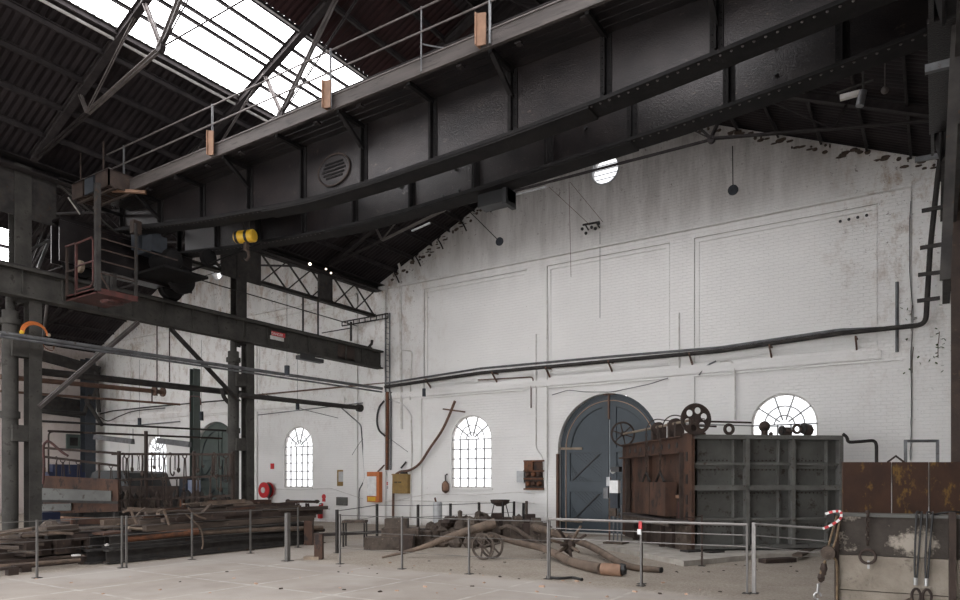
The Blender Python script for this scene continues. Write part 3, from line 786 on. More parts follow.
MB().bb(-15.6,-15.45,9.1,9.3,7.3,7.6).build('switch_box','rustd',crane)
# operator's maintenance cage
X0,X1,Y0,Y1,Z0,Z1 = -16.42,-15.1,8.08,9.0,5.68,6.86
cg = MB().bb(X0,X1,Y0,Y1,Z0-.02,Z0+.04).bb(X0,X1,Y0,Y0+.04,Z0-.05,Z0+.07).bb(X1-.04,X1,Y0,Y1,Z0-.05,Z0+.07)
cg = cg.build('cage_floor','dred',crane)
def cb(a,b,mat,nm,w=.03): return MB().bar(a,b,w,w).build(nm,mat,cg)
for x in (X0+.02,X0+.42): cb((x,Y0+.02,Z0),(x,Y0+.02,Z1),'dred' if x>X0+.1 else 'rustd','cage_post',.045)
m = MB().tube([(X0+.48,Y0,Z1-.02),(X1-.22,Y0,Z1-.0),(X1-.16,Y0,Z1-.08),(X1-.16,Y0,Z0+.22),(X1-.24,Y0,Z0+.13),(X0+.5,Y0,Z0+.13)],.022,6)
m.build('gate_frame','dred',cg)
cb((X0+.42,Y0,Z0+.66),(X1-.1,Y0,Z0+.66),'dred','cage_rail',.03)
cb((X0,Y0,Z1),(X0+.42,Y0,Z1),'dred','cage_rail',.03); cb((X0,Y0,Z0+.6),(X0+.42,Y0,Z0+.6),'rustd','cage_rail',.03)
MB().bar((X1-.04,Y0+.03,Z0),(X1-.04,Y0+.03,8.0),.1,.1).build('hanger','dsteel',cg)
MB().bar((X1-.03,Y1-.03,Z0-.05),(X1-.03,Y1-.03,7.4),.05,.05).build('hanger','dsteel',cg)
for z in (6.08,6.35,6.6,6.84): cb((X1-.03,Y0,z),(X1-.03,Y1+(1.0 if z>6.8 else .0),z-(.0)),'rustd','cage_rail',.025)
MB().tube([(X1-.02,Y0+.02,Z0+.55),(X1+.0,Y0+.1,Z0+.3),(X1,Y0+.28,Z0+.06)],.02,6).build('stay','rustd',cg)
for x in (-15.9,-15.6,-15.45): MB().bb(x-.06,x+.05,Y0+.5,Y0+.6,Z0+.05,Z0+.55).build('controller','dsteel',cg)
MB().lathe((X0+.15,Y0+.3,6.45),(0,-1,0),[(.01,0),(.14,.02),(.14,.1),(.05,.14)],14).build('lamp_bowl','woodl',cg)
MB().lathe((-15.7,8.75,Z0-.1),(0,0,1),[(.02,0),(.22,.03),(.25,.08)],18).build('floor_dish','dred',cg)
# striped hook block between the girders
hp = at(246,236.5,15.7)
hb = thing('hook_block','yellow and black striped hook block hanging under the crane girders','hook block',hp)
c = hp
ax = V((.95,.3,0)).normalized()
MB().lathe(c-ax*.26,ax,[(.05,0),(.12,.0),(.14,.02),(.14,.46),(.12,.48),(.05,.48)],22).build('block_shell','yellow',hb,smooth=True)
for k in (.03,.27):
    MB().lathe(c-ax*.26,ax,[(.135,k),(.144,k+.001),(.144,k+.07),(.135,k+.071)],22).build('black_stripe','black',hb)
MB().cyl(c+V((-.1,0,.1)),c+V((-.1,0,.95)),.02,n=6).cyl(c+V((.1,0,.1)),c+V((.1,0,.95)),.02,n=6).build('hoist_rope','dsteel',hb)
MB().bb(c.x-.04,c.x+.06,c.y-.04,c.y+.04,c.z-.32,c.z-.12).tube([c+V((.01,0,-.3)),c+V((.08,0,-.36)),c+V((.11,0,-.46)),c+V((.03,0,-.54)),c+V((-.06,0,-.48))],[.035,.035,.035,.03,.015],8).build('hook','rustd',hb)
# trolley between the girders carrying the block (mostly hidden above)
tr = thing('hoist_trolley','dark hoist trolley riding between the crane girders above the striped block','trolley',(hp.x,10.3,8.7))
MB().bb(hp.x-.7,hp.x+.7,9.45,11.25,8.68,8.78).build('trolley_frame','crane2',tr)
MB().cyl((hp.x-.5,10.3,8.95),(hp.x+.5,10.3,8.95),.2,n=16).build('rope_drum','crane2',tr)
# small equipment box hanging under the far girder
b = thing('limit_box','black box with plates hanging under the far crane girder','box',onY(497,200,11.3))
p = onY(497,200,11.3)
MB().bb(p.x-.34,p.x+.33,p.y-.15,p.y+.15,p.z-.12,p.z+.12).bb(p.x+.25,p.x+.33,p.y-.22,p.y+.15,p.z-.2,p.z+.1).build('housing','black',b)
# ================================================================== COLUMN AND STEELWORK AT THE RIGHT
t = thing('steel_column','tall rusty brown column at the right edge of the view','column',(.25,13.2,0))
MB().beam((.34,13.2,0),(.34,13.2,6.9),Ipro(.26,.22,.02,.02),up=(0,1,0)).build('main_post','rustd',t)
MB().bb(.3,.9,13.05,13.2,3.15,3.5).build('tie_plate','rustd',t)
MB().beam((.36,13.2,6.9),(.36,13.2,8.5),Ipro(.3,.3,.02,.02),up=(0,1,0)).build('upper_post','steel',t)
t = thing('crane_rail_girder','dark riveted girder seen end-on high at the right edge','girder',(.2,10,5.6))
MB().bb(.14,.28,9.5,19.05,5.6,6.2).build('girder_plate','dsteel',t)
MB().bb(.18,.24,8.0,19.0,6.2,6.27).build('rail','dsteel',t)
m = MB()
for a,b in (((921.6,211),(950,205.6)),((920,248),(944,244)),((918,275),(942,272)),((917,301),(940,298))):
    MB().bar(onY(*a,14),onY(*b,14),.05,.06).build('stub_bracket','dsteel',t)
MB().bar(onY(925,70,9.7),onY(960,61,9.7),.07,.09).build('stub_bracket','pipe',t)
MB().bar(onY(915,160,14),onY(960,152,14),.06,.08).build('stub_bracket','pipe',t)
tag(MB().bar(onY(957,20,9.2),onY(945,280,9.2),.05,.1).build('stanchion','dsteel',t))
t = thing('lattice_girder','open dark eave girder high at the right above the end of the wall','girder',(.2,15,7.45))
MB().beam((.2,13.4,8.45),(.2,18.95,8.45),Ipro(.2,.18,.02)).build('top_chord','truss',t)
MB().beam((.2,13.4,7.5),(.2,18.95,7.5),Ipro(.2,.1,.02)).build('bottom_chord','dsteel',t)
m = MB()
for i in range(5):
    a, b = 13.4+i*1.1, 14.5+i*1.1
    m.bar((.2,a,8.4),(.2,b,7.52),.02,.07,up=(1,0,0)); m.bar((.23,a,7.52),(.23,b,8.4),.02,.07,up=(1,0,0))
m.build('lattice_bar','dsteel',t)
# wind bracing rods beyond the crane, upper right
# spotlights
def spot(px,py,Y,label):
    p = onY(px,py,Y); t = thing('spotlight',label,'light fitting',p)
    MB().cyl(p+V((.0,0,.12)),p+V((-.05,0,-.12)),.065,n=16).build('lamp_head','pipe',t,smooth=True)
    MB().bb(p.x-.34,p.x-.05,p.y-.04,p.y+.04,p.z+.06,p.z+.14).build('ballast','pipew',t)
    MB().bar(p+V((-.4,0,.2)),p+V((.15,0,.25)),.03,.03).bar(p+V((0,0,.15)),p+V((0,0,.7)),.03,.03).build('mounting_arm','dsteel',t)
spot(863,98,13.2,'grey cylindrical spotlight with ballast box under the roof at upper right')
p = onY(885,90,15); tag(MB().ball(p,.07,12).cyl(p,p+V((0,0,.5)),.012,n=6).build('ball_lamp','trussl',smooth=True),'small round lamp in the dark roof corner right of the spotlight','lamp')
# tube lamps under the roof
tag(MB().bar(onY(412,231,16),onY(430,223,16),.05,.04).build('tube_lamp','sil'),'short pale tube lamp under the dark roof left of the gable','lamp')
tag(MB().bar(onY(511,196,17.4),onY(546,187,17.4),.05,.04).build('tube_lamp','sil'),'short pale tube lamp beside the black box under the crane','lamp')
for i,(px,py,Y) in enumerate(((310,264,15),(326,269,15.2),(331,273,15.4))):
    p = onY(px,py,Y); tag(MB().ball(p,.03 if i else .045,10).build('warm_bulb','bulb'),
      ['larger warm bulb glowing under the roof left of the eave girder','small warm bulb just right of the larger one','lowest small warm bulb above the lattice girder'][i],'bulb')
# ================================================================== PIPES AND CABLES ON THE WALLS
def pipe(pts, r, mat, label, name='wall_pipe', cat='pipe', n=8, group=None):
    return tag(MB().tube(pts, r, n).build(name, mat, smooth=True), label, cat, group)
def W(px, py, off=.08): return onY(px, py, WY-off)
def rnd(pts, k=4):
    out = [V(pts[0])]
    for a,b,c in zip(pts,pts[1:],pts[2:]):
        a,b,c = V(a),V(b),V(c); d1 = min(.12,(b-a).length/2.2); d2 = min(.12,(c-b).length/2.2)
        p, q = b+(a-b).normalized()*d1, b+(c-b).normalized()*d2
        for i in range(k+1):
            t = i/k; out.append(p*(1-t)**2+b*2*t*(1-t)+q*t*t)
    return out+[V(pts[-1])]
def curve(pts, n=8):
    pts = [V(p) for p in pts]; P = [pts[0]*2-pts[1]]+pts+[pts[-1]*2-pts[-2]]; out = []
    for i in range(1,len(P)-2):
        for k in range(n):
            t = k/n; a,b,c,d = P[i-1:i+3]
            out.append(.5*((2*b)+(c-a)*t+(2*a-5*b+4*c-d)*t*t+(3*b-a-3*c+d)*t**3))
    return out+[pts[-1]]
def wp(l, off=.08): return [W(x,y,off) for x,y in l]
t = thing('wall_pipe','long pair of dark pipes running the whole width of the white wall','pipe',(-8,18.9,5.1))
MB().tube(rnd(wp([(385,387),(480,373),(600,362),(720,351),(840,333.5),(921,325)],.3)+[onY(926,320,18.85),onY(930,250,18.6),onY(938,175,18.3),onY(943,140,18.2)]),.055,10).build('lower_pipe','dsteel',t,smooth=True)
MB().tube(rnd(wp([(385,383.5),(480,368.5),(600,357.5),(720,347.5),(838,330),(885,328)],.22)),.035,8).build('upper_pipe','pipe',t,smooth=True)
for px in (432,498,551,613,693,772,857):
    p = W(px,0,0) if False else onY(px,480,WY)
    MB().bar((p.x,WY-.01,4.72),(p.x,WY-.36,5.0),.04,.04).bar((p.x,WY-.0,5.02),(p.x,WY-.38,5.02),.04,.04).build('bracket','rpipe',t)
pipe(rnd([onX(0,333,XR+.4),onX(105,348.5,XR+.4),onX(382,388.5,XR+.4)]),.05,'pipe','long grey pipe running along the column line below the crane rail girder','service_pipe')
pipe([onX(0,336.5,XR+.42),onX(382,392,XR+.42)],.028,'pipe','thinner pipe running directly beneath the long grey service pipe','service_pipe')
pipe(rnd([W(398,262,.2),W(400,268,.1),W(401.5,429,.1)]),.045,'pipew','pale vertical downpipe left of the first recessed panel','downpipe')
pipe([W(387.5,392,.16),W(387,470,.16)],.06,'orange','orange rust vertical pipe above the orange cabinet','downpipe')
pipe([W(391,392,.12),W(390.5,470,.12)],.035,'pipe','grey conduit beside the orange rust pipe','conduit')
t = thing('cable_mast','grey steel lattice mast with ladder arm at the corner between the bays','mast',W(387,390,.2))
for dx in (-1.5,2.6): MB().bar(W(387+dx,313,.2),W(387+dx,392,.2),.04,.04).build('mast_leg','pipe',t)
m = MB()
for k in range(14): y = 316+k*5.5; m.bar(W(385.5,y,.2),W(389.6,y+1.5,.2),.02,.02)
m.build('mast_lacing','pipe',t)
m = MB().bar(W(342,322,.5),W(388,313.5,.2),.04,.04).bar(W(342,326,.5),W(388,318,.2),.04,.04)
for k in range(9):
    f = k/8; m.bar(W(342+46*f,322-8.5*f,.5-.3*f),W(342+46*f,326-8*f,.5-.3*f),.025,.025)
m.build('ladder_arm','dsteel',t)
MB().bar(W(322,333,.6),W(351,328,.5),.03,.03).bar(W(351,322,.5),W(351,341,.5),.06,.06).build('arm_post','dsteel',t)
for px,py0,py1,l in ((303,300,331,'left one of two dark rods rising from the rail girder to the eave lattice'),(318,303,335,'right one of two dark rods rising from the rail girder to the eave lattice')):
    pipe([onX(px,py1,XR-.02),onX(px,py0-5,XR-.1)],.03,'dsteel',l,'hanger_rod','rod')
pipe([onX(160,268,XR+.1),onX(357,326,XR+.1)],.016,'dsteel','taut dark cable running above the rail girder towards the corner mast','conductor_wire','wire',6)
pipe([W(180,284,.4),W(235,266,.4)],.014,'dsteel','dark rod crossing the far gable just left of the second column','stay_wire','wire',6)
pipe(rnd([W(410/4+0,0) if False else onX(240,395,XR+.1),onX(360,408,XR+.1)]),.075,'dsteel','thick dark pipe with flanged end sticking out beyond the second column','stub_pipe')
p = onX(359,408,XR+.1); tag(MB().cyl(p-V((0,.05,0)),p+V((0,.1,0)),.13,n=14).build('pipe_flange','dsteel'),'round flange closing the end of the thick dark pipe','flange')
# pipes in the left bay
LP = [(35,371,250,394.5,-17.3,.085,'dsteel','thick dark pipe passing behind the far left column'),
 (0,376.5,162,392,-17.9,.06,'rpipe','rust brown pipe ending in a flange between the columns'),
 (0,391,180,404.5,-17.6,.03,'rpipe','thin rust brown pipe, lowest of the three crossing the left bay'),
 (38,411,85,414,-18.6,.055,'dsteel','short dark pipe with collars leading to the corner pipework'),
 (38,421,233,431,-18.0,.028,'dsteel','long thin dark rail sloping gently above the hook rack'),
 (48,431,222,438.5,-18.4,.028,'rustd','thin dark pipe, upper frame rail above the pale channels')]
for a,b,c,d,X,r,mt,l in LP: pipe([onX(a,b,X),onX(c,d,X)],r,mt,l,'service_pipe')
p = onX(162,392,-17.9); tag(MB().cyl(p-V((0,.25,0)),p-V((0,.2,0)),.13,n=12).cyl(p,p+V((0,.05,0)),.13,n=12).build('pipe_flange','rpipe'),'twin flange collars at the end of the rust brown pipe','flange')
for px,a,b,X,l in ((157,322,396,-17.6,'thin rod hanging from the rail girder, left of two'),(169.5,325,382,-17.2,'thin rod hanging from the rail girder, right of two')):
    pipe([onX(px,a,X),onX(px,b,X)],.018,'rustd',l,'hanger_rod','rod',6)
pipe(rnd([onX(152,402,-17.6),onX(152,390,-17.6)]),.02,'rustd','short link hanging below the flanged brown pipe','hanger_rod','rod',6)
pipe([W(100,414,.25),W(112,411,.25),W(150,407,.25),W(205,402,.25),W(236,399.5,.25)],.03,'dsteel','sagging bundle of black cables on the far white wall','cable','cable')
pipe(curve([W(100,417,.2),W(108,421,.2),W(120,416,.2),W(135,411,.2),W(165,408,.2)]),.022,'dsteel','looping lower strand of black cable on the far wall','cable','cable')
pipe([W(128,426,.06),W(180,421.5,.06)],.03,'pipe','short grey batten on the far wall below the cables','batten','batten')
for a,b,l in (((95,437),(133,441.5),'left one of two pale grey channels hanging on the far wall'),((158,440.5),(190,444.5),'right one of two pale grey channels, above the small arched window')):
    p, q = onY(*a,15.5), onY(*b,15.3); c = thing('light_trough',l,'light fitting',(p+q)/2)
    MB().beam(p,q,[(-.08,-.1),(.08,-.1),(.05,.1),(-.05,.1)]).build('reflector','pipe',c)
    for u in (p,q): MB().cyl(u,u+V((0,0,.5)),.012,n=6).build('hanger_rod','dsteel',c)
pipe([W(193,371,-0.0),W(193,480,0)],.0,'steel','x','x','x') if False else None
t = thing('steel_post','grey green steel post standing left of the grey green arched door','post',onY(195,480,16.5))
b = onY(195,480,16.5); MB().beam((b.x,b.y,0),(b.x,b.y,onY(195,369,16.5).z),Ipro(.3,.24,.02,.02)).build('post_shaft','gdoor',t)
pipe(rnd([onY(190,412,16),onY(190,396,16),onY(200,396.5,16),onY(201,405,16)]),.022,'dred','short red pipe bend beside the grey green post','pipe_bend')
pipe(curve([onX(222,388,-17.1),onX(224,397,-17.1),onX(230,404,-17.1),onX(236,409,-17.1)]),.06,'dsteel','curved dark pipe elbow at the second column','pipe_bend')
# dark post, corner services and vent on the far side wall
t = thing('corner_post','dark blue grey post in the far left corner with tangled pipe fittings','post',(-36,18.5,0))
p = onY(88,480,18.4)
MB().beam((p.x,p.y,0),(p.x,p.y,7.6),Ipro(.5,.5,.03,.03)).build('post_shaft','charcoal',t)
m = MB()
for a,b in (((96,372),(99,412)),((86,400),(102,425)),((90,395),(84,415)),((99,385),(92,400))): m.tube([onY(*a,18.1),onY(*b,18.1)],.09,8)
m.build('pipe_fitting','dsteel',t)
v0 = onX(66,434,-36.05); v1 = onX(81,449,-36.05)
t = thing('wall_vent','square grey framed vent grille on the far side wall','vent',v0)
MB().plate([[(v0.y,v1.z),(v1.y,v1.z),(v1.y,v0.z),(v0.y,v0.z)],[(v0.y+.15,v1.z+.15),(v1.y-.15,v1.z+.15),(v1.y-.15,v0.z-.15),(v0.y+.15,v0.z-.15)]],(-36.08,0,0),(0,1,0),(0,0,1),.1).build('vent_frame','gdoor',t)
MB().bb(-36.09,-36.04,v0.y+.15,v1.y-.15,v1.z+.15,v0.z-.15).build('grille','dsteel',t)
# dark steel lattice and girder seen in the left bay below its roof
tag(MB().bar(onX(30,352,-34),onX(100,372,-34),.1,.5).build('wall_beam','dsteel'),'deep dark beam along the eave of the far side wall','beam')
tag(MB().bar(onX(30,402,-35.8),onX(86,410,-35.8),.1,.9).build('wall_beam','dsteel'),'second deep dark beam lower on the far side wall','beam')
pipe([onX(47,305,-17.6),onX(39,375,-17.6)],.035,'trussl','pale thin pipe standing just right of the far left column','stub_pipe')
# bright struts glimpsed above the rail girder at far left
for a,b,l in (((28,251),(50,240),'short bright strut lying flat above the rail girder at far left'),((38,268),(49,240),'pale upright strut above the rail girder at far left'),((69,197),(81,214),'pale diagonal strut below the resistor boxes')):
    tag(MB().bar(onX(*a,-18.2),onX(*b,-18.2),.06,.06).build('strut','chrome'),l,'strut')
# orange hose over the service pipe
p = onX(35,333,XR+.35)
t = thing('coiled_hose','orange hose looped over the grey service pipe at the far left column','hose',p)
for k in range(3):
    pts = [p+V((.03*k-.03,(.27-.02*k)*math.cos(a),-.02+(.26-.03*k)*math.sin(a))) for a in (PI*j/14 for j in range(15))]
    MB().tube(pts,.016,6).build('hose_strand','orangep',t)
MB().ball(p+V((0,-.26,-.03)),.05,8).build('hose_end','yellow',t); MB().ball(p+V((0,.28,0)),.045,8).build('hose_end','woodl',t)
MB().tube(curve([p+V((0,.15,-.1)),p+V((0,.2,-.28)),p+V((0,.36,-.32)),p+V((0,.4,-.15))]),.012,5).build('hose_loop','orange',t)
# conduits on the main wall
cl = [([(338,405),(361,425),(365,479),(359,490),(359,523)],.022,'pipe','bent grey conduit stepping down left of the orange cabinet'),
 ([(258,415),(380,401),(392,399)],.02,'pipe','thin pipe along the ledge from the second column to the corner'),
 ([(256,395),(330,388),(385,383)],.03,'rpipe','brown pipe climbing to the corner mast from the second column'),
 ([(531,381),(531,408)],.018,'rpipe','short rusty conduit drop under the ledge between panels'),
 ([(536,334),(536,448),(543,458),(544,480)],.018,'pipew','white conduit running down to the rusty switch box'),
 ([(547,300),(547,468)],.018,'pipew','white conduit beside the pilaster right of the switch box'),
 ([(679,313),(679,372)],.022,'pipew','white conduit above the ledge right of the blue door'),
 ([(400,350),(412,351),(410,400)],.022,'pipew','hooked white conduit right of the downpipe'),
 ([(392,400),(404,405),(411,415),(412,450),(410,520)],.026,'pipew','white bent pipe dropping beside the mustard box'),
 ([(720,362),(731,360),(735,368),(735,420)],.022,'pipew','white swan neck pipe left of the half hidden arched window'),
 ([(699,375),(706,366),(716,361)],.022,'pipe','short grey pipe rising from ledge to swan neck'),
 ([(897,282),(897,352)],.035,'pipe','grey conduit on the wall left of the weedy crack'),
 ([(276,489),(300,490),(330,488),(345,493),(372,502),(395,501),(412,497),(430,494),(475,495),(520,492),(535,494)],.012,'pipew','pale wavy cable tacked low along the wall'),
 ([(385,500),(420,501),(480,502),(535,503)],.012,'pipew','second pale cable low on the wall behind the rubble'),
 ([(552,395),(568,390),(585,392),(612,392),(650,384),(668,378)],.012,'pipe','drooping cable over the top of the blue arched door'),
 ([(262,393),(305,410),(338,418)],.01,'dsteel','thin dark cable slanting down left of the bent conduit'),
 ([(478,380),(533,377),(533,383)],.02,'rpipe','thin rusty pipe just above the ledge, right of the first panel')]
for l,r,mt,lab in cl: pipe(rnd(wp(l,.1)),r,mt,lab,'conduit')
pipe(curve(wp([(455,401),(448,418),(441,432),(430,448),(420,463),(410,470),(400,472),(395,476),(393.5,485),(393,523)],.22)),.045,'rpipe','curved rust brown pipe sweeping down past the mustard box','bent_pipe')
pipe([W(443,409,.2),W(465,412,.2)],.025,'rpipe','short rusty crossbar on the curved brown pipe','crossbar')
pipe(curve(wp([(384,401),(379,408),(377,420),(379,430),(385,436)],.2)),.035,'black','black hose bowing out left of the orange rust pipe','cable','cable')
pipe(curve(wp([(421,355+47),(406,463)],.12),2) if False else [W(406,462,.15),W(401,468,.15)],.03,'black','short black lever above the mustard box','lever','lever')
for l,lab in (([(377,427),(362,440),(352,455)],'thin loose wire drooping left of the conduit'),([(389,438),(408,452)],'thin wire slanting right of the orange rust pipe'),([(384,440),(374,470),(370,500)],'thin vertical wire beside the orange cabinet')):
    pipe(curve(wp(l,.1)),.008,'dsteel',lab,'wire','wire',5)
for a,b,lab in (((549,187),(590,225),'loose wire slanting from the crane end to the cross arm'),((570,182),(603,222),'second loose wire slanting to the cross arm'),((569,182),(571,277),'thin brown wire hanging down the gable left of the round window')):
    pipe([W(*a,.3),W(*b,.3)],.007,'rpipe',lab,'wire','wire',5)
pipe([W(745-145,232,.1),W(600,318,.1)],.008,'pipe','thin straight wire dropping below the cross arm','wire','wire',5)
# insulator cross arm on the gable
p = W(595,229,.0); t = thing('cross_arm','small iron cross arm with insulators under the round window','bracket',p)
MB().bar(p+V((-.28,-.25,.1)),p+V((.25,-.25,.08)),.04,.05).bar(p+V((-.2,-.02,0)),p+V((-.2,-.27,.1)),.03,.03).bar(p+V((.15,-.02,0)),p+V((.15,-.27,.1)),.03,.03).build('arm','dsteel',t)
for dx,dz in ((-.3,-.05),(-.18,-.2),(.0,-.06),(.12,-.12),(.22,.0)): MB().lathe(p+V((dx,-.25,.08+dz)),(0,0,-1),[(.02,0),(.045,.02),(.045,.06),(.02,.09)],10).build('insulator','black',t)
# round discs on rods
def disc(cx,cy,rx,ry,Y,label):
    p = onY(cx,cy,Y); q = onY(rx,ry,Y); t = thing('disc_lamp',label,'lamp',p)
    MB().lathe(p+V((0,.03,0)),(0,-1,0),[(.05,0),(.13,.01),(.13,.05),(.05,.07)],18).build('disc','charcoal',t)
    MB().cyl(p,q,.014,n=6).build('rod','dsteel',t)
disc(499.5,241.5,470,212,18.6,'dark disc on a slanting rod at the left rake of the gable')
disc(733,190,732.5,146,18.6,'dark disc on a vertical rod at the upper right of the gable')
# pendant cylinders
def pend(px,py,topy,Y,label,r=.09,h=.42):
    p = onY(px,py,Y); q = onY(px,topy,Y); t = thing('pendant_cylinder',label,'pendant lamp',p)
    MB().cyl(p-V((0,0,h/2)),p+V((0,0,h/2)),r,n=16).build('housing','charcoal',t,smooth=True)
    MB().cyl(p-V((0,0,h/2+.01)),p-V((0,0,h/2)),r*.85,n=16).build('lens','sil',t)
    MB().cyl(p+V((0,0,h/2)),q,.006,n=5).build('cord','dsteel',t)
pend(287,370.5,290,13.0,'largest dark pendant cylinder, hanging in front of the crane rail girder',.07,.26)
pend(297.5,406,345,17,'dark pendant cylinder above the second arched window',.065,.27)
pend(424,392.5,330,18.3,'dark pendant cylinder under the wall pipe at the first panel',.06,.26)
pend(139.5,422,360,16,'leftmost small dark pendant cylinder in the left bay',.07,.32)
pend(201.5,416,340,16,'dark pendant cylinder just above the grey green door',.07,.33)
# camera/box under the rail girder
p = onX(310,359,XR+.1); tag(MB().bb(p.x-.1,p.x+.1,p.y-.5,p.y+.5,p.z-.07,p.z+.05).bb(p.x-.02,p.x+.02,p.y-.4,p.y+.2,p.z,5.6).build('hanging_tray','black'),'short black tray hung beneath the crane rail girder right of its red sign','tray')
# ------------------------------------------------------------------ wall fixtures
def wbox(x0,y0,x1,y1,dep,off=0.0):
    a = W(x0,y0,off); b = W(x1,y1,off); return MB().bb(a.x,b.x,WY-off-dep,WY-off,b.z,a.z), a, b
m,a,b = wbox(372.5,472,384.5,502,.3); t = thing('orange_cabinet','orange wall cabinet with a white front panel and yellow foot','cabinet',(a.x,WY,b.z))
m.build('housing','orangep',t)
MB().bb(a.x+.02,b.x-.12,WY-.32,WY-.3,b.z+.22,a.z-.16).build('front_panel','white',t)
MB().bb(a.x+.06,b.x-.16,WY-.32,WY-.3,b.z+.04,b.z+.18).build('yellow_label','yellow',t)
MB().bar((b.x-.15,WY-.2,a.z),(b.x+.1,WY-.1,a.z+.25),.05,.05).build('cable_gland','rpipe',t)
m,a,b = wbox(397.5,474.5,412.5,493.5,.28); t = thing('mustard_box','mustard yellow steel switch box on the white wall','box',(a.x,WY,b.z))
m.build('housing','mustard',t); MB().bb(a.x-.02,b.x+.02,WY-.3,WY-.27,a.z-.02,a.z+.02).build('lid_edge','mustard',t)
MB().lathe((a.x+.42,WY-.15,a.z),(0,0,1),[(.02,0),(.14,.0),(.12,.09),(.02,.12)],16).build('black_cap','black',t)
for k in range(7): MB().bb(a.x+.1+.045*k,a.x+.125+.045*k,WY-.29,WY-.28,a.z-.3,a.z-.25).build('stencil_mark','black',t) if k!=3 else None
m,a,b = wbox(385,481.5,393,491,.02); t = thing('danger_sign','small white wall sign with red and black danger heading','sign',(a.x,WY,b.z))
m.build('sign_plate','white',t); MB().bb(a.x+.01,b.x-.01,WY-.03,WY-.02,a.z-.12,a.z-.02).build('heading_panel','red',t)
text('DANGER',.065,((a.x+b.x)/2,WY-.032,a.z-.07),(PI/2,0,0),'white',t)
for z in (.17,.21,.25): MB().bb(a.x+.03,b.x-.03,WY-.025,WY-.02,a.z-z-.008,a.z-z+.008).build('text_line','black',t)
m,a,b = wbox(337.5,470,349,486,.02); t = thing('notice_board','small faded yellow and grey notice on the white wall','notice',(a.x,WY,b.z))
m.build('board','mustard',t); MB().bb(a.x+.08,b.x-.1,WY-.03,WY-.02,b.z+.16,a.z-.06).build('faded_sheet','sil',t)
m,a,b = wbox(338,497,349,505.5,.1); t = tag(m.build('louvre_panel','grey'),'small grey brown louvred panel low on the wall beneath the notice','panel')
m,a,b = wbox(271,463.5,274.2,469,.03); t = tag(m.build('fire_sign','red'),'tiny red sign on the wall above the hose reel','sign')
# hose reel
p = W(269,490,.0); t = thing('hose_reel','red fire hose reel with black hose on a wall bracket','hose reel',p)
MB().lathe(p+V((.1,-.1,0)),(0,-1,0),[(.12,0),(.32,0),(.32,.03),(.2,.04),(.2,.22),(.32,.22),(.32,.26),(.1,.28)],28).build('drum','red',t,smooth=True)
MB().lathe(p+V((.1,-.15,0)),(0,-1,0),[(.2,.0),(.28,.01),(.28,.15),(.2,.16)],28).build('hose_winding','black',t)
MB().lathe(p+V((.1,-.38,0)),(0,-1,0),[(.01,0),(.12,.0),(.12,.02),(.01,.03)],18).build('hub_disc','pipew',t)
MB().bar(p+V((.1,0,0)),p+V((.1,-.15,0)),.08,.08).tube([p+V((.15,-.12,-.28)),p+V((.15,-.12,-.5)),p+V((.17,-.12,-.72))],.05,8).build('valve','pipe',t)
# extinguishers
def ext(px,py,lab,mat='red'):
    p = W(px,py,.0); t = thing('fire_extinguisher',lab,'fire extinguisher',p)
    MB().lathe(p+V((0,-.12,-.28)),(0,0,1),[(.08,0),(.1,.03),(.1,.42),(.05,.5),(.03,.53)],18).build('cylinder',mat,t,smooth=True)
    MB().bar(p+V((-.06,-.12,.27)),p+V((.08,-.12,.3)),.03,.03).tube([p+V((.03,-.12,.25)),p+V((.13,-.14,.2)),p+V((.12,-.14,-.1))],.012,6).build('handle','black',t)
    MB().bb(p.x-.05,p.x+.05,WY-.225,WY-.215,p.z-.05,p.z+.1).build('label_panel','white',t)
    MB().bb(p.x-.04,p.x+.04,WY-.03,WY,p.z+.0,p.z+.3).build('wall_hook','red',t)
ext(322.5,511,'red fire extinguisher on the white wall behind the trestle')
p = W(324,498,.0); tag(MB().plate([circ(p.x,p.z+.05,.1,14)],(0,WY,0),(1,0,0),(0,0,1),.02).bb(p.x-.08,p.x+.08,WY-.02,WY,p.z-.14,p.z-.03).build('extinguisher_sign','red'),'red sign above the red fire extinguisher','sign')
p = W(447.5,486,.0); t = thing('fire_bell','tarnished copper and white bell shaped fitting left of the first window','bell',p)
MB().lathe(p+V((0,-.12,-.25)),(0,0,1),[(.02,0),(.12,.08),(.13,.2),(.12,.33),(.05,.42)],16).build('copper_body','rpipe',t,smooth=True)
MB().lathe(p+V((.03,-.16,-.2)),(0,0,1),[(.02,0),(.1,.06),(.1,.28),(.03,.35)],14).build('pale_face','ply',t,smooth=True)
MB().tube([p+V((0,-.02,.4)),p+V((0,-.12,.36)),p+V((0,-.12,.15))],.025,6).build('bracket','dsteel',t)
# rusty fuse board and grey box
m,a,b = wbox(526.5,461,545,489.5,.08); t = thing('fuse_board','orange rust electrical board with rows of fuse boxes','switchboard',(a.x,WY,b.z))
m.build('back_board','rustd',t)
w = (b.x-a.x)/2
for zf in (.0,.35,.62,.98): MB().bb(a.x-.02,b.x+.02,WY-.16,WY-.08,a.z-(a.z-b.z)*zf-.03,a.z-(a.z-b.z)*zf+.02).build('shelf_bar','orange',t)
MB().bb(a.x+.02,a.x+w,WY-.2,WY-.08,a.z-.3,a.z-.03).build('fuse_box','orange',t); MB().bb(a.x+w+.03,b.x-.02,WY-.18,WY-.08,a.z-.3,a.z-.06).build('fuse_box','rust',t)
for j in range(3):
    for zf in (.47,.8):
        z = a.z-(a.z-b.z)*zf; x = a.x+.12+.2*j
        MB().lathe((x,WY-.08,z),(0,-1,0),[(.08,0),(.08,.08),(.05,.12),(.01,.12)],12).build('meter','orange' if (j+(zf>.5))%2 else 'rust',t)
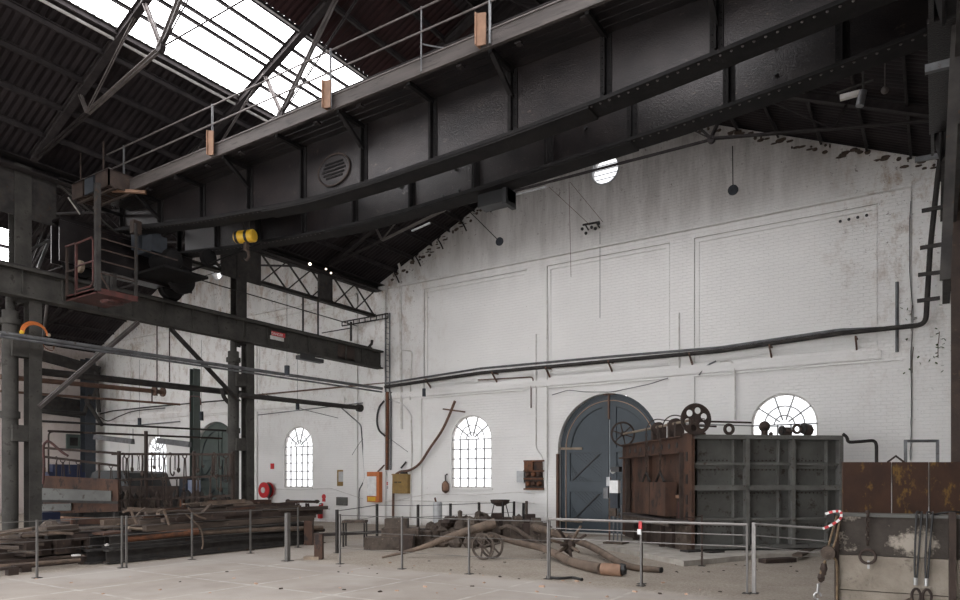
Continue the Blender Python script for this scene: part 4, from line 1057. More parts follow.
m,a,b = wbox(519,471,526,482.5,.15); tag(m.build('grey_box','sil'),'plain light grey electrical box left of the rusty fuse board','box')
# ------------------------------------------------------------------ switch stand in front of the blue door
p = onZ(613,547); d = p.y
t = thing('switch_stand','stand of electric switch boxes and conduits in front of the blue door','switch box',p)
Yp = p.y
def sb(x0,y0,x1,y1,dep,mat,nm):
    a, b2 = onY(x0,y0,Yp), onY(x1,y1,Yp); return MB().bb(a.x,b2.x,Yp-dep,Yp,b2.z,a.z).build(nm,mat,t)
sb(612,480.5,620.5,493,.16,'white','switch_cover'); sb(612.5,493,620,508,.14,'charcoal','switch_body')
sb(608,477,611.5,486,.1,'sil','push_button_box'); sb(605,487.5,609.5,498.5,.1,'pipe','push_button_box'); sb(610,498,617,516,.08,'wood','timber_backing')
sb(614,467,622,472,.2,'black','motor_cover')
for x in (609.5,613.5,617.5,621.5): 
    a, b2 = onY(x,505,Yp+.02), onY(x,545,Yp+.02); MB().cyl((a.x,Yp+.02,a.z),(a.x,Yp+.02,.02),.022,n=8).build('conduit','rpipe' if x<612 else 'pipe',t)
a = onY(607,548,Yp-.1); b2 = onY(626,541,Yp-.1); MB().bb(a.x,b2.x,Yp-.35,Yp+.1,0,.14).build('foot_block','wood',t)
MB().ball(onY(613,471,Yp-.05),.07,10).build('lamp_globe','white',t)
# ================================================================== STEEL TANK (moulding box) AT RIGHT
rt = V((NZ,NX,0)); fw = V((-NX,NZ,0))
O = onZ(692,556); g_ = (rt*698+fw*80).normalized(); r_ = (rt*-80+fw*698).normalized()
TM = Matrix((g_, r_, V((0,0,1)))).transposed()
class TB(MB):
    def L(s, u, v, z): return O + g_*u + r_*v + V((0,0,z))
    def bx(s, u0,u1,v0,v1,z0,z1): return s.box(s.L((u0+u1)/2,(v0+v1)/2,(z0+z1)/2),(abs(u1-u0),abs(v1-v0),abs(z1-z0)),TM)
tl = lambda u,v,z: O+g_*u+r_*v+V((0,0,z))
tk = thing('steel_tank','huge rusty and grey ribbed steel tank on blocks at right','tank',O)
H = 2.56; WU = 3.4; LV = 4.55; zb = .14
TB().bx(.2,WU,.2,.24,zb,H-.05).build('side_plate','grey',tk)
TB().bx(.2,WU-.0,.24,LV,H-.12,H-.08).bx(WU-.04,WU,.2,LV,zb,H-.05).bx(.1,WU,LV-.04,LV,zb,H-.05).build('shell_plate','grey',tk)
rb = TB().bx(0,WU,-.02,.2,H-.09,H); rb.build('top_rim','greyr',tk)
for u in (1.24,2.27,WU-.03): TB().bx(u-.045,u+.045,0,.03,zb,H-.09).bx(u-.01,u+.01,.03,.2,zb,H-.09).build('vertical_rib','greyr',tk)
for u in (1.02,2.04,3.15): TB().bx(u-.05,u+.05,.17,.2,zb,H-.09).bx(u-.04,u-.03,.1,.2,zb,H-.09).build('seam_angle','greyr',tk)
TB().bx(0,WU,0.0,.03,1.38,1.49).bx(0,WU,.03,.2,1.42,1.45).build('horizontal_rib','greyr',tk)
TB().bx(.05,WU,.04,.2,1.92,1.97).bx(.05,WU,.16,.2,1.84,1.92).build('horizontal_rib','greyr',tk)
TB().bx(.05,WU,.04,.2,.74,.79).bx(.05,WU,.16,.2,.66,.74).build('horizontal_rib','greyr',tk)
TB().bx(0,WU,.0,.2,zb,zb+.08).build('bottom_rim','grey',tk)
rv = TB()
for u0,u1 in ((.15,.95),(1.4,2.0),(2.4,3.05)):
    k = u0
    while k < u1:
        for z in (2.02,1.82,.6,1.32): rv.rivet(tl(k,.2,z),-r_,.018)
        k += .09
for u in (1.02,2.04,3.15):
    z = .25
    while z < 2.4: rv.rivet(tl(u-.0,.17,z),-r_,.014); z += .08
rv.build('rivet_row','rustd',tk)
# the rusted front frame (left face)
f = TB().bx(0,.05,-.02,.14,zb-.04,H)          # near upright flange
f.bx(-.02,.02,-.02,.42,zb-.04,H).bx(-.02,.02,LV-.5,LV,zb-.04,H).bx(-.02,.02,.4,LV-.4,H-.36,H).bx(-.12,.02,.4,LV,H-.38,H-.34).bx(-.1,.02,.4,LV,H-.03,H)
f.build('front_frame','rust',tk)
TB().bx(.06,.1,.3,LV-.3,zb,H-.3).build('front_plate','rust',tk)
for v in (2.55,): TB().bx(-.03,.08,v-.06,v+.06,.9,H-.38).build('mid_post','rust',tk)
for v in (.42,LV-.5): TB().bx(-.1,.02,v-.03,v+.03,zb,H-.36).build('frame_flange','rustd',tk)
hm = Matrix(((0,0,1),(0,1,0),(1,0,0)))
for v in (.75,1.2,1.65,2.2,2.5,3.1,3.5,3.9): MB().cyl(tl(-.022,v,H-.19),tl(-.03,v,H-.19),.065,n=14).build('frame_hole','black',tk)
for z in (2.1,1.62,1.18,.82,.45): TB().bx(-.03,-.02,.17,.26,z-.1,z+.1).build('slot','black',tk)
for z in (1.95,1.45,1.15,.8): TB().bx(-.03,-.02,LV-.32,LV-.22,z-.1,z+.1).build('slot','black',tk)
MB().cyl(tl(-.1,.25,.28),tl(-.11,.25,.28),.07,n=12).build('frame_hole','black',tk)
# hanging counterweight with chains
cw = TB().bx(-.3,-.04,.72,2.75,.80,1.55).build('counterweight','rust',tk)
TB().bx(-.31,-.3,1.7,1.72,.8,1.55).build('weight_seam','rustd',tk)
for v in (1.3,2.2):
    MB().tube([tl(-.2,v-.25,1.56),tl(-.2,v,1.78),tl(-.2,v+.25,1.56)],.03,6).build('lifting_shackle','dsteel',tk)
    ch = MB(); z = 1.78; k = 0
    while z < 2.72:
        ax = r_ if k%2 else g_
        ch.tube([tl(-.2,v,z)+ax*.025*math.cos(a)+V((0,0,.05*math.sin(a))) for a in (2*PI*j/8 for j in range(8))],.011,4,closed=True); z += .075; k += 1
    ch.build('lifting_chain','rustd',tk)
# recessed door and bench
TB().bx(-.05,.06,.45,.7,.62,1.2).build('side_hatch','rustd',tk); TB().bx(-.06,-.05,.5,.62,.68,1.12).build('hatch_panel','dred',tk)
TB().bx(-.07,-.02,.42,.48,.62,1.26).bx(-.07,-.02,.42,.95,1.2,1.27).build('hatch_frame','ply',tk)
TB().bx(-.5,-.02,.1,3.9,.70,.74).build('bench_plate','board',tk); TB().bx(-.5,-.46,.1,3.9,.62,.72).build('bench_edge','wood',tk)
TB().bx(-.2,-.03,.6,3.8,.12,.62).build('lower_box','rustd',tk)
TB().bx(-.12,.0,.0,.62,.04,.62).build('lower_plate','wood',tk)
for k in range(3): TB().bx(-.3,-.2,1.0+k*.9,1.1+k*.9,.0,.7).build('bench_leg','rustd',tk)
TB().bx(.1,WU-.1,.5,LV-.3,0,.16).build('support_block','concf',tk)
TB().bx(.02,.18,.02,.2,0,.14).build('foot_plate','rustd',tk)
# shaft, handwheels and sprockets on top
def spoked(m, c, ax, R, r_hub, th, ns, rim=.05, w=.05):
    ax = V(ax).normalized(); a = V((0,0,1)); x = ax.cross(a).normalized(); y = ax.cross(x)
    m.lathe(c-ax*th/2,ax,[(R-rim,0),(R,0),(R+.01,th/2),(R,th),(R-rim,th),(R-rim,0)],36)
    m.lathe(c-ax*th*.8,ax,[(.01,0),(r_hub,0),(r_hub,th*1.6),(.01,th*1.6)],16)
    for k in range(ns):
        t_ = 2*PI*k/ns+.3; d = x*math.cos(t_)+y*math.sin(t_); m.beam(c+d*r_hub*.7,c+d*(R-rim*.6),[(-w*.8,-th*.3),(w*.8,-th*.3),(w*.8,th*.3),(-w*.8,th*.3)],up=ax,prof2=[(-w*.6,-th*.3),(w*.6,-th*.3),(w*.6,th*.3),(-w*.6,th*.3)])
    return m
zs = 2.87
MB().cyl(tl(.03,-.12,zs),tl(.03,LV+.15,zs),.03,n=10).build('drive_shaft','woodl',tk)
m = MB().plate([circ(0,0,.30,36)]+[circ(.185*math.cos(q),.185*math.sin(q),.072,14) for q in (PI/3*j+.3 for j in range(6))],tl(.03,-.10,zs),g_,(0,0,1),.03)
spoked(m,tl(.03,-.12,zs),r_,.325,.08,.06,0,.045); m.build('handwheel','rustd',tk)
m = spoked(MB(),tl(.02,LV+.1,zs),r_,.34,.07,.05,6,.04,.022); m.build('handwheel','rustd',tk,smooth=True)
for v,R in ((2.2,.15),(1.15,.15)):
    m = MB().lathe(tl(.1,v-.08,zs-.02),r_,[(.05,0),(R,.02),(R,.05),(R-.07,.06),(R-.07,.1),(R,.11),(R,.14),(.05,.16)],22)
    m.build('sprocket','rustd',tk)
    TB().bx(.0,.2,v+.1,v+.22,H,zs+.05).bx(.0,.2,v-.28,v-.16,H,zs+.02).build('bearing_stand','rustd',tk)
    MB().tube([tl(-.2,v,2.7)]+[tl(.1-.3*math.cos(a),v,zs-.1+.3*math.sin(a)) for a in (PI*.0+PI*j/10*.6 for j in range(11))]+[tl(.8,v,zs+.12)],.013,6).build('guard_strap','rustd',tk)
for dv in (.0,): MB().cyl(tl(.03,.3,zs+.0),tl(1.5,.35,zs-.02),.02,n=8).cyl(tl(.03,.3,zs-.1),tl(.7,.35,zs-.11),.02,n=8).build('side_shaft','rustd',tk)
MB().cyl(tl(.5,2.2,zs+.1),tl(3.4,2.4,zs+.06),.012,n=6).build('thin_rod','pipe',tk)
TB().bx(-.03,.1,-.02,.1,H,zs+.03).build('bearing_stand','rustd',tk)
TB().bx(.0,.35,.1,.5,H,H+.05).build('shaft_bracket','rust',tk)
# things lying on the tank
def ring(px,py,R,r,label,d=15):
    p = at(px,py,d); tag(MB().tube([p+g_*R*math.cos(a)+V((0,0,R*math.sin(a))) for a in (2*PI*j/20 for j in range(20))],r,8,closed=True).build('iron_ring','rustd',smooth=True),label,'ring')
ring(729,429.2,.095,.035,'rusty iron ring standing on the tank rim right of the big handwheel')
ring(797,429.0,.085,.03,'small pale iron ring standing between two dark castings on the tank')
p = at(764.5,426.5,15.2); tag(MB().ball(p,.12,14).cyl(p-V((0,0,.2)),p-V((0,0,.08)),.07,n=12).build('round_casting','rustd',smooth=True),'round knob shaped casting on the tank in front of the arched window','casting')
for k,(px,py,l) in enumerate(((786,430.5,'lumpy dark gear casting on the tank, left of the small ring'),(808,428.5,'taller lumpy dark casting on the tank, rightmost of the castings'),(771,432.5,'smallest stub casting beside the round knob on the tank'))):
    p = at(px,py,15.1); s = (.15,.13,.13) if k==0 else (.13,.13,.15) if k==1 else (.05,.05,.05)
    t = thing('gear_casting',l,'casting',p)
    MB().rock(p-V((0,0,.03)),s,40+k).build('casting_body','rustd',t)
    if k<2: MB().lathe(p-g_*.12,g_,[(.02,0),(s[2]*.8,0),(s[2]*.8,.05),(.02,.05)],12).build('gear_disc','dsteel',t)
# pipe bracket between tank and plates
pz = 15.0
pipe(rnd([at(843,434,pz),at(847,437,pz),at(848,442.5,pz),at(874,440.5,pz+.3),at(876.5,444,pz+.3),at(876.5,470,pz+.3)]),.035,'dsteel','dark bent pipe reaching right from the top corner of the tank','bent_pipe')
t = thing('tubular_barrier','grey tubular barrier standing behind the rusty plates','frame',at(905,480,13))
for px in (905.5,937.5): MB().bar(at(px,440,13),V((at(px,440,13).x,at(px,440,13).y,0)),.055,.055).build('frame_post','pipe',t)
MB().bar(at(905,441,13),at(938,441,13),.05,.05).build('frame_top','pipe',t)
# kerb and planks by the tank
ku = MB(); kp = [onZ(*q) for q in ((560,545),(612,551),(684,566.5),(760,559),(835,556))]; kb = [onZ(*q) for q in ((835,546),(700,548),(600,540))]
lo = [(p.x,p.y) for p in kp+kb]; 
tag(MB().plate([lo],(0,0,.0),(1,0,0),(0,1,0),.1).build('concrete_plinth','concf'),'low pale concrete plinth under and around the steel tank','plinth')
for a,b,w,h,z,l,mt in (((770,552),(808,550.5),.22,.1,.17,'dark weathered plank lying beneath the middle of the tank','rustd'),((762,563.5),(793,562),.2,.08,.05,'short dark timber on the floor just left of the pale leaning plank','rustd'),((797,560.5),(822,548),.18,.05,.1,'pale plank with one raised end right of the dark timbers','wood'),((684,557),(700,556),.25,.03,.12,'small dark flat scrap at the corner of the plinth','dsteel'),((707,558),(722,557),.15,.03,.12,'small dark flat scrap right of the plinth corner','dsteel')):
    p, q = onZ(*a), onZ(*b); p.z = q.z = z; tag(MB().bar(p,q,w,h).build('plank',mt),l,'plank')
# ================================================================== FOREGROUND SLABS AT THE BOTTOM RIGHT
S0 = at(834.5,480,8.9); S0.z = 0; su = (rt*698-fw*380).normalized(); sv = (rt*380+fw*698).normalized(); SM = Matrix((su,sv,V((0,0,1)))).transposed()
class SB(MB):
    def bx(s,u0,u1,v0,v1,z0,z1): return s.box(S0+su*(u0+u1)/2+sv*(v0+v1)/2+V((0,0,(z0+z1)/2)),(abs(u1-u0),abs(v1-v0),abs(z1-z0)),SM)
sl = lambda u,v,z: S0+su*u+sv*v+V((0,0,z))
t = thing('concrete_block_stand','big stained concrete block stand with steel edges at the bottom right','block',sl(1,.2,0))
SB().bx(.05,1.9,0,.35,.66,1.14).build('top_slab','concd',t); SB().bx(.05,1.9,.004,.35,.215,.65).build('middle_slab','conc',t); SB().bx(.05,1.9,.0,.35,0,.205).build('bottom_slab','conc',t)
SB().bx(0,.05,-.03,.36,0,1.15).build('edge_plate','rustd',t); SB().bx(0,1.9,-.03,.37,1.14,1.175).build('cap_plate','grey',t)
SB().bx(1.21,1.28,-.1,-.03,0,1.22).build('front_bar','rustd',t)
def chain(pts, nm, mat, parent, R=.022, r=.008):
    m = MB(); pts = [V(p) for p in pts]; k = 0
    for a,b in zip(pts,pts[1:]):
        n = max(1,int((b-a).length/(R*2.4))); d = (b-a).normalized(); s1 = d.cross(V((.3,.9,.1))).normalized(); s2 = d.cross(s1)
        for i in range(n):
            c = a+(b-a)*((i+.5)/n); x = s1 if k%2 else s2; k += 1
            m.tube([c+d*R*1.5*math.cos(q)+x*R*math.sin(q) for q in (2*PI*j/8 for j in range(8))],r,4,closed=True)
    return m.build(nm,mat,parent)
rg = thing('chain_ring','heavy iron ring hanging on a rusty chain against the stained concrete','chain',sl(.36,-.06,.6))
chain([sl(.37,-.06,1.19),sl(.37,-.06,.79)],'chain','rustd',rg)
MB().tube([sl(.37,-.07,.65)+su*.085*math.cos(a)+V((0,0,.085*math.sin(a))) for a in (2*PI*j/24 for j in range(24))],.017,8,closed=True).build('ring','rustd',rg,smooth=True)
MB().ball(sl(.37,-.05,1.2),.03,8).build('chain_pin','rustd',rg); SB().bx(.365,.39,-.075,-.06,.5,.6).build('grey_shackle','chrome',rg)
for u,l in ((.88,'black wire rope sling, left of the pair draped over the concrete block'),(.99,'black wire rope sling, right of the pair draped over the concrete block')):
    s = thing('wire_sling',l,'sling',sl(u,-.06,.3))
    MB().tube(curve([sl(u+.05,.1,1.2),sl(u+.01,-.02,1.21),sl(u-.0,-.06,1.1),sl(u-.015,-.06,.6),sl(u-.01,-.06,.38)]),.011,6).tube(curve([sl(u+.07,.1,1.2),sl(u+.06,-.04,1.2),sl(u+.045,-.06,1.0),sl(u+.02,-.06,.6),sl(u+.005,-.06,.38)]),.011,6).build('wire_rope','black',s)
    MB().cyl(sl(u-.005,-.06,.42),sl(u-.005,-.06,.33),.024,n=10).build('ferrule','chrome',s)
    MB().tube([sl(u,-.08,.2)+su*.045*math.cos(a)+V((0,0,.09*math.sin(a))) for a in (2*PI*j/14 for j in range(14))],.017,6,closed=True).build('sling_hook','rustd',s)
    MB().tube(curve([sl(u,-.09,.12),sl(u+.05,-.09,.03),sl(u-.02,-.09,-.0+.02),sl(u-.05,-.09,.06)]),.02,6).build('hook_tip','dsteel',s)
tag(MB().tube(curve([sl(1.08,.1,1.18),sl(1.17,-.02,1.21),sl(1.3,-.0,1.22),sl(1.45,.1,1.18)]),.013,6).build('cable','black'),'black cable end looping over the top of the concrete block','cable')
tag(SB().bar(sl(.6,-.08,.02),sl(.84,-.07,.17),.05,.03).build('flat_bar','wood'),'narrow flat bar leaning at the foot of the concrete block','bar')
tag(MB().tube([sl(.48,-.015,1.16),sl(.46,-.012,1.12)],.006,4).build('bolt','dsteel'),'tiny bolt at the top edge of the concrete block','bolt')
# rope pulley tied to the left edge
t = thing('pulley_block','wooden rope pulley block tied to the left edge of the concrete block','pulley',sl(-.12,-.1,.6))
MB().tube(curve([sl(.03,-.08,1.15),sl(-.02,-.09,.95),sl(-.07,-.1,.75)]),.014,6).tube(curve([sl(.06,-.08,1.1),sl(.03,-.08,.9),sl(-.02,-.1,.72)]),.014,6).tube(curve([sl(.0,-.08,.62),sl(.03,-.08,.5),sl(.03,-.08,.0)]),.016,6).tube(curve([sl(-.1,-.1,.58),sl(-.14,-.1,.45),sl(-.17,-.1,.32)]),.02,6).build('rope','rope',t)
MB().lathe(sl(-.07,-.06,.68),-sv,[(.02,0),(.085,.01),(.09,.04),(.085,.09),(.02,.1)],16).build('pulley_cheek','wood',t,smooth=True)
MB().rock(sl(-.12,-.1,.47),(.05,.04,.1),5).rock(sl(-.15,-.1,.36),(.05,.04,.07),8).build('rope_knot','rustd',t)
MB().tube([sl(-.19,-.1,.12)+su*.04*math.cos(a)+V((0,0,.045*math.sin(a))) for a in (2*PI*j/14*.85 for j in range(14))],.014,6).cyl(sl(-.19,-.1,.16),sl(-.18,-.1,.28),.018,n=8).build('hook','chrome',t)
t = thing('warning_tape','loop of red and white warning tape round the top of the block edge','tape',sl(-.05,-.12,1.1))
pt = curve([sl(-.1,-.1,1.17),sl(0,-.12,1.205),sl(.07,-.12,1.2),sl(.07,-.12,1.12),sl(-.02,-.12,1.04),sl(-.13,-.12,.98)],5)
for k in range(len(pt)-1): MB().bar(pt[k],pt[k+1],.008,.03).build('tape_stripe','red' if k//2%2 else 'white',t)
tag(SB().bx(-.09,.0,-.1,.0,1.07,1.2).build('post_stub','dsteel'),'dark stub of post wrapped by the red and white tape','post')
# rusty plates standing behind
q_ = at(843,480,10.15); P0 = V((q_.x,q_.y,0))
PM = Matrix((rt,fw,V((0,0,1)))).transposed()
class SB(MB):
    def bx(s,u0,u1,v0,v1,z0,z1): return s.box(P0+rt*(u0+u1)/2+fw*(v0+v1)/2+V((0,0,(z0+z1)/2)),(abs(u1-u0),abs(v1-v0),abs(z1-z0)),PM)
sl_ = sl; sl = lambda u,v,z: P0+rt*u+fw*v+V((0,0,z))
t = thing('rusty_plates','row of rust brown steel plates with ochre paint behind the concrete block','plate',sl(1,1.2,0))
v = 0
zt = 1.86
for a,b in ((.0,.70),(.73,1.24),(1.275,2.3)):
    SB().bx(a,b,v,v+.03,.02,zt).build('steel_plate','rustp',t)
for u,z0 in ((.715,1.75),(1.257,1.4)): SB().bx(u-.02,u+.02,v+.035,v+.05,z0-.2,zt).build('pale_strip','pipew',t)
SB().bx(.0,2.3,v+.055,v+.1,zt-.02,zt).build('top_angle','board',t)
for u in (.3,1.7): SB().bx(u,u+.06,v+.03,v+.6,.0,.06).bx(u,u+.06,v+.03,v+.09,0,1.8).build('back_stay','dsteel',t)
MB().tube([sl(.66,v+.02,zt),sl(.78,v+.02,zt+.09),sl(.9,v+.02,zt)],.015,6).build('bent_handle','rustd',t)
sl = sl_
# ================================================================== FENCES
def fence(label, pts, h=.96, post=.035, mat='alu', wires=(.93,.76,.6,.45), topr=.008, wr=.004, round_=False, dbl=(), last=True):
    pts = [V(p) for p in pts]
    for p in pts: p.z = 0
    t = thing('guard_fence',label,'fence',pts[0])
    for i,p in enumerate(pts):
        if i == len(pts)-1 and not last: continue
        MB().bb(p.x-post/2,p.x+post/2,p.y-post/2,p.y+post/2,0,h).build('post',mat if h<.99 else 'alur',t)
        MB().bb(p.x-.06,p.x+.06,p.y-.06,p.y+.06,0,.008).build('foot_plate','dsteel',t)
        if i in dbl: MB().bb(p.x+.05,p.x+.05+post,p.y+.03,p.y+.03+post,0,h).build('post',mat,t)
    for k,z in enumerate(wires):
        for a,b in zip(pts,pts[1:]):
            MB().cyl((a.x,a.y,z),(b.x,b.y,z),topr if k==0 else wr,n=6).build('rail' if k==0 else 'wire','alur' if topr>.02 else mat,t)
    return t
F = lambda px,py: onZ(px,py)
fence('main front fence section with a pale top rail before the tank',[F(549.5,579),F(641,586),F(747,593.5)],.985,.028,wires=(.97,.82,.66),topr=.022,wr=.008)
t = fence('right hand fence section ending at the concrete block',[F(754,593.3),sl(-.05,-.1,0)],1.0,.05,wires=(.98,.82,.66),topr=.018,wr=.007,last=False)
fence('middle front fence section of slender posts and thin wires',[F(340,564),F(402,569),F(469,574),F(548,579)],.95,.03,wires=(.93,.62,.3),wr=.005)
fence('left fence along the heap of beams with wire rails',[F(-40,587),F(37,578),F(122,568),F(192,559.5),F(250.5,553.3),F(298,547.5)],.95,.03,dbl=(2,))
tt = thing('fence_post','single stout fence post standing alone by the rusty box pedestal','post',F(287.5,561)); p = F(287.5,561)
MB().bb(p.x-.04,p.x+.04,p.y-.04,p.y+.04,0,.95).build('post','alu',tt); MB().bb(p.x-.09,p.x+.09,p.y-.09,p.y+.09,0,.01).build('foot_plate','dsteel',tt)
G = lambda px,d: V((at(px,480,d).x,at(px,480,d).y,0))
fence('rear fence of dark posts running off toward the first window',[F(337,553),G(377,18.9),G(418,18.4),G(450.5,19.3),G(479,20.3),G(502.8,20.9),G(514,21.2)],.95,.055,'dsteel',wires=(.92,.62),wr=.006)
fence('short fence stretch standing on the plinth before the tank',[F(641.6,584),F(702,566)],.95,.03,'rustd',wires=(.93,),topr=.01)
p = F(641,586); tag(MB().bb(p.x-.02,p.x+.03,p.y-.05,p.y-.03,.86,.98).build('tape_tag','red'),'red scrap of tape tied to the fence post before the tank','tape')
tag(MB().bb(p.x-.04,p.x+.02,p.y-.052,p.y-.03,.78,.86).build('tape_tag','white'),'white scrap of tape hanging under the red one','tape')
tag(MB().tube(curve([F(547,578.5)+V((0,0,.02)),F(560,580)+V((0,0,.03)),F(573,579.5)+V((0,0,.03)),F(582,581)+V((0,0,.02))]),[.03]+[.022]*23+[.03],8).build('dropped_strap','black'),'crumpled black strap lying at the foot of a front fence post','strap')
# ================================================================== HEAP OF BEAMS AT LEFT
def seg(name, cat, label, p0, p1, r, mat, group=None, bend=0, r1=None, n=10, seed=1):
    p0, p1 = V(p0), V(p1); rr = random.Random(seed); pts = []
    for i in range(9):
        f = i/8; p = p0.lerp(p1,f); p = p+V((rr.uniform(-1,1)*.01,0,bend*math.sin(PI*f)+rr.uniform(-1,1)*.006)); pts.append(p)
    r1 = r if r1 is None else r1
    return tag(MB().tube(pts,[r+(r1-r)*i/8 for i in range(9)],n).build(name,mat,smooth=True),label,cat,group)
ye = onX(322,540,-13.0).y; ys = onX(104,560,-13.0).y
k = 0
for lay in range(2):
    for col in range(5):
        X = -13.12-.27*col-.03*lay; z = .02+.13+lay*.27; e = random.Random(k)
        ww = .1; 
        tag(MB().beam((X,ys+.15*e.uniform(-1,1)+.15*lay,z),(X,ye-.1*e.uniform(0,1)-.2*lay,z),Ipro(.2,.26,.03,.012)).build('steel_beam','dsteel'),
            ('long rusty I beam in the %s layer of the beam stack, %s row from the fence'%(('bottom','second')[lay],('front','second','third','fourth','rear')[col])),'beam','I beams stacked beside the left fence'); k += 1
# bearers so that the stack rests
for Y in (8.2,10.4,12.6):
    tag(MB().bb(-14.4,-12.98,Y,Y+.12,0,.02).build('bearer','wood'),'thin timber bearer under the I beam stack, %s one'%{8.2:'nearest',10.4:'middle',12.6:'farthest'}[Y],'timber')
base = .56
TL = [ # (px,py)->(px,py), X0, X1, r, mat, bend, kind, label
 ((126,538.5),(197,531.5),-13.15,-13.1,.075,'orange',0,'pipe','bright orange rusted pipe lying at the near end of the heap'),
 ((188,533),(322,528),-13.15,-13.05,.06,'log',.02,'pole','knobbly tan pole along the front top edge of the heap'),
 ((128,528),(196,530),-13.3,-13.25,.03,'woodl',-.02,'bar','thin pale bar sagging across the near end of the heap'),
 ((138,524.5),(262,512),-13.6,-13.6,.085,'wood',.03,'pole','grey brown pole rising to the right in the middle of the heap'),
 ((200,527),(290,520),-13.4,-13.35,.08,'wood',.03,'pole','thick brown pole ending among the tips at the right of the heap'),
 ((205,522),(282,515.5),-13.7,-13.6,.09,'log',.0,'log','round log one below the topmost in the heap'),
 ((190,517),(251,506.5),-14.1,-14.0,.14,'wood',.0,'log','thickest log crowning the heap of beams'),
 ((224,517),(270,509),-13.9,-13.8,.045,'woodl',.0,'bar','pale thin bar just below the thickest log'),
 ((262,511.5),(290,510.5),-13.9,-13.8,.03,'woodl',.0,'bar','short pale bar tip jutting out at the upper right of the heap'),
 ((222,519.5),(302,515),-13.5,-13.45,.045,'wood',.0,'bar','brown bar jutting out farthest at the middle right of the heap'),
 ((210,534),(324,530),-13.25,-13.2,.045,'rustd',.0,'bar','dark round bar just above the I beam flanges'),
 ((140,530),(222,521),-13.9,-13.9,.06,'woodl',.0,'pole','dull pole half hidden in the heap behind the fence'),
 ((150,519),(214,509),-14.6,-14.4,.06,'wood',.03,'pole','rear pole leaning up toward the thickest log'),
 ((235,530),(312,524),-13.6,-13.5,.05,'log',.0,'pole','slim tan pole between the two brown bars at the right tip'),
]
for i,(a,b,X0,X1,r,mt,bd,kd,l) in enumerate(TL): seg('scrap_'+kd,kd,l,onX(*a,X0),onX(*b,X1),r,mt,bend=bd,seed=i)
# core of the heap: rows of rough timbers resting on the I beams
for k in range(14):
    e = random.Random(50+k); row = k%7; lay = k//7
    X = -13.2-.19*row-.05*lay; z = base+.07+.13*lay+(.1 if row>3 else 0)
    Y0 = 7.6+e.uniform(0,.8)+lay*.8; Y1 = 12.2+e.uniform(0,1.0)
    tag(MB().bar((X,Y0,z),(X+e.uniform(-.06,.06),Y1,z+e.uniform(0,.05)+.0),.15,.12).build('scrap_timber',('wood','rustd','log')[k%3]),
        '%s timber bedded in the %s tier of the heap, %s from the fence'%(('dark brown','rusty','tan')[k%3],('lower','upper')[lay],('first','second','third','fourth','fifth','sixth','seventh')[row]),'timber','timbers filling the heap of beams')
# loose thinner bars thrown over the heap at odd angles
er = random.Random(99)
for k in range(26):
    X = -13.15-er.uniform(0,.9); Y = 7.8+er.uniform(0,4.2); ln = er.uniform(.7,2.2); z = .72+(-13.15-X)*.32+er.uniform(0,.12)
    p = V((X,Y,z)); q = p+V((er.uniform(-.25,.25),ln,er.uniform(-.08,.1)))
    mt = ('rustd','wood','log','rust')[k%4]
    m = MB()
    if k%3: m.bar(p,q,er.uniform(.04,.1),er.uniform(.02,.06))
    else: m.beam(p,q,Lpro(.09,.09,.015))
    tag(m.build('loose_bar',mt),'short loose bar thrown lengthwise over the top of the heap of beams','bar','loose bars on the heap of beams')
for k in range(16):
    X = -13.3-er.uniform(0,1.3); Y = 5.0+er.uniform(0,2.2); z = .42+er.uniform(0,.25); ln = er.uniform(.4,1.3)
    p = V((X,Y,z)); q = p+V((er.uniform(-.5,.5),ln,er.uniform(-.1,.12)))
    tag(MB().bar(p,q,er.uniform(.04,.16),er.uniform(.02,.07)).build('loose_bar',('dust','wood','rustd','log')[k%4]),'short loose bar in the near heap behind the far left fence posts','bar','loose bars on the near heap')
# bent rods and branches sticking out
for k,(l,r,lab) in enumerate([
 ([(123,512),(130,511),(134,518),(137,524)],.025,'pale bent rod curling over at the near end of the heap'),
 ([(134,519),(140,512),(145,508)],.02,'short twig like rod pointing up right by the curled rod'),
 ([(157,512),(163,510),(166,516),(169,525)],.025,'hook shaped pale rod in the middle of the heap'),
 ([(178,516),(184,524),(190,530)],.02,'straight rod slanting down left of the fence post'),
 ([(186,514),(200,528),(203,542),(202,549)],.018,'long thin rod slanting down over the I beams'),
 ([(194,516),(203,512),(211,504)],.03,'forked pale stick pointing to the upper right'),
 ([(188,508),(196,515),(206,519)],.02,'dark rod crossing under the forked stick')]):
    tag(MB().tube(curve([onX(x,y,-13.0-(.2 if k%2 else 0)) for x,y in l]),r,6).build('bent_rod','log' if k%2==0 else 'wood',smooth=True),lab,'rod')
# near-end heap behind the first fence posts
def slab(a,b,X,w,h,mat,name,cat,label,holes=False):
    p, q = onX(*a,X), onX(*b,X); return tag(MB().bar(p,q,w,h).build(name,mat),label,cat)
slab((42,531),(74,528.5),-14.0,.35,.16,'wood','timber_baulk','timber','squared brown baulk right of the far left column')
slab((57,525.5),(69,524.5),-14.6,.3,.14,'board','timber_baulk','timber','short grey baulk above the squared brown one')
slab((75,529),(115,526.5),-14.0,.45,.05,'dust','perforated_plate','plate','dusty perforated plate tilted at the near end of the heap')
slab((98,534),(119,531.5),-13.4,.4,.04,'rust','rust_sheet','plate','small rust red sheet leaning just left of the double fence post')
slab((66,521),(119,521),-14.6,.4,.12,'rust','channel_bar','bar','rusty channel lying across the back of the near heap')
slab((62,517.5),(121,519.5),-15.0,.12,.04,'ply','flat_bar','bar','thin orange brown bar along the top of the near heap')
slab((70,537),(112,534.5),-13.9,.3,.12,'rustd','channel_bar','bar','dark channel under the dusty perforated plate')
slab((44,538),(100,535),-14.2,.3,.1,'dsteel','flat_bar','bar','dark bar beneath the squared baulk')
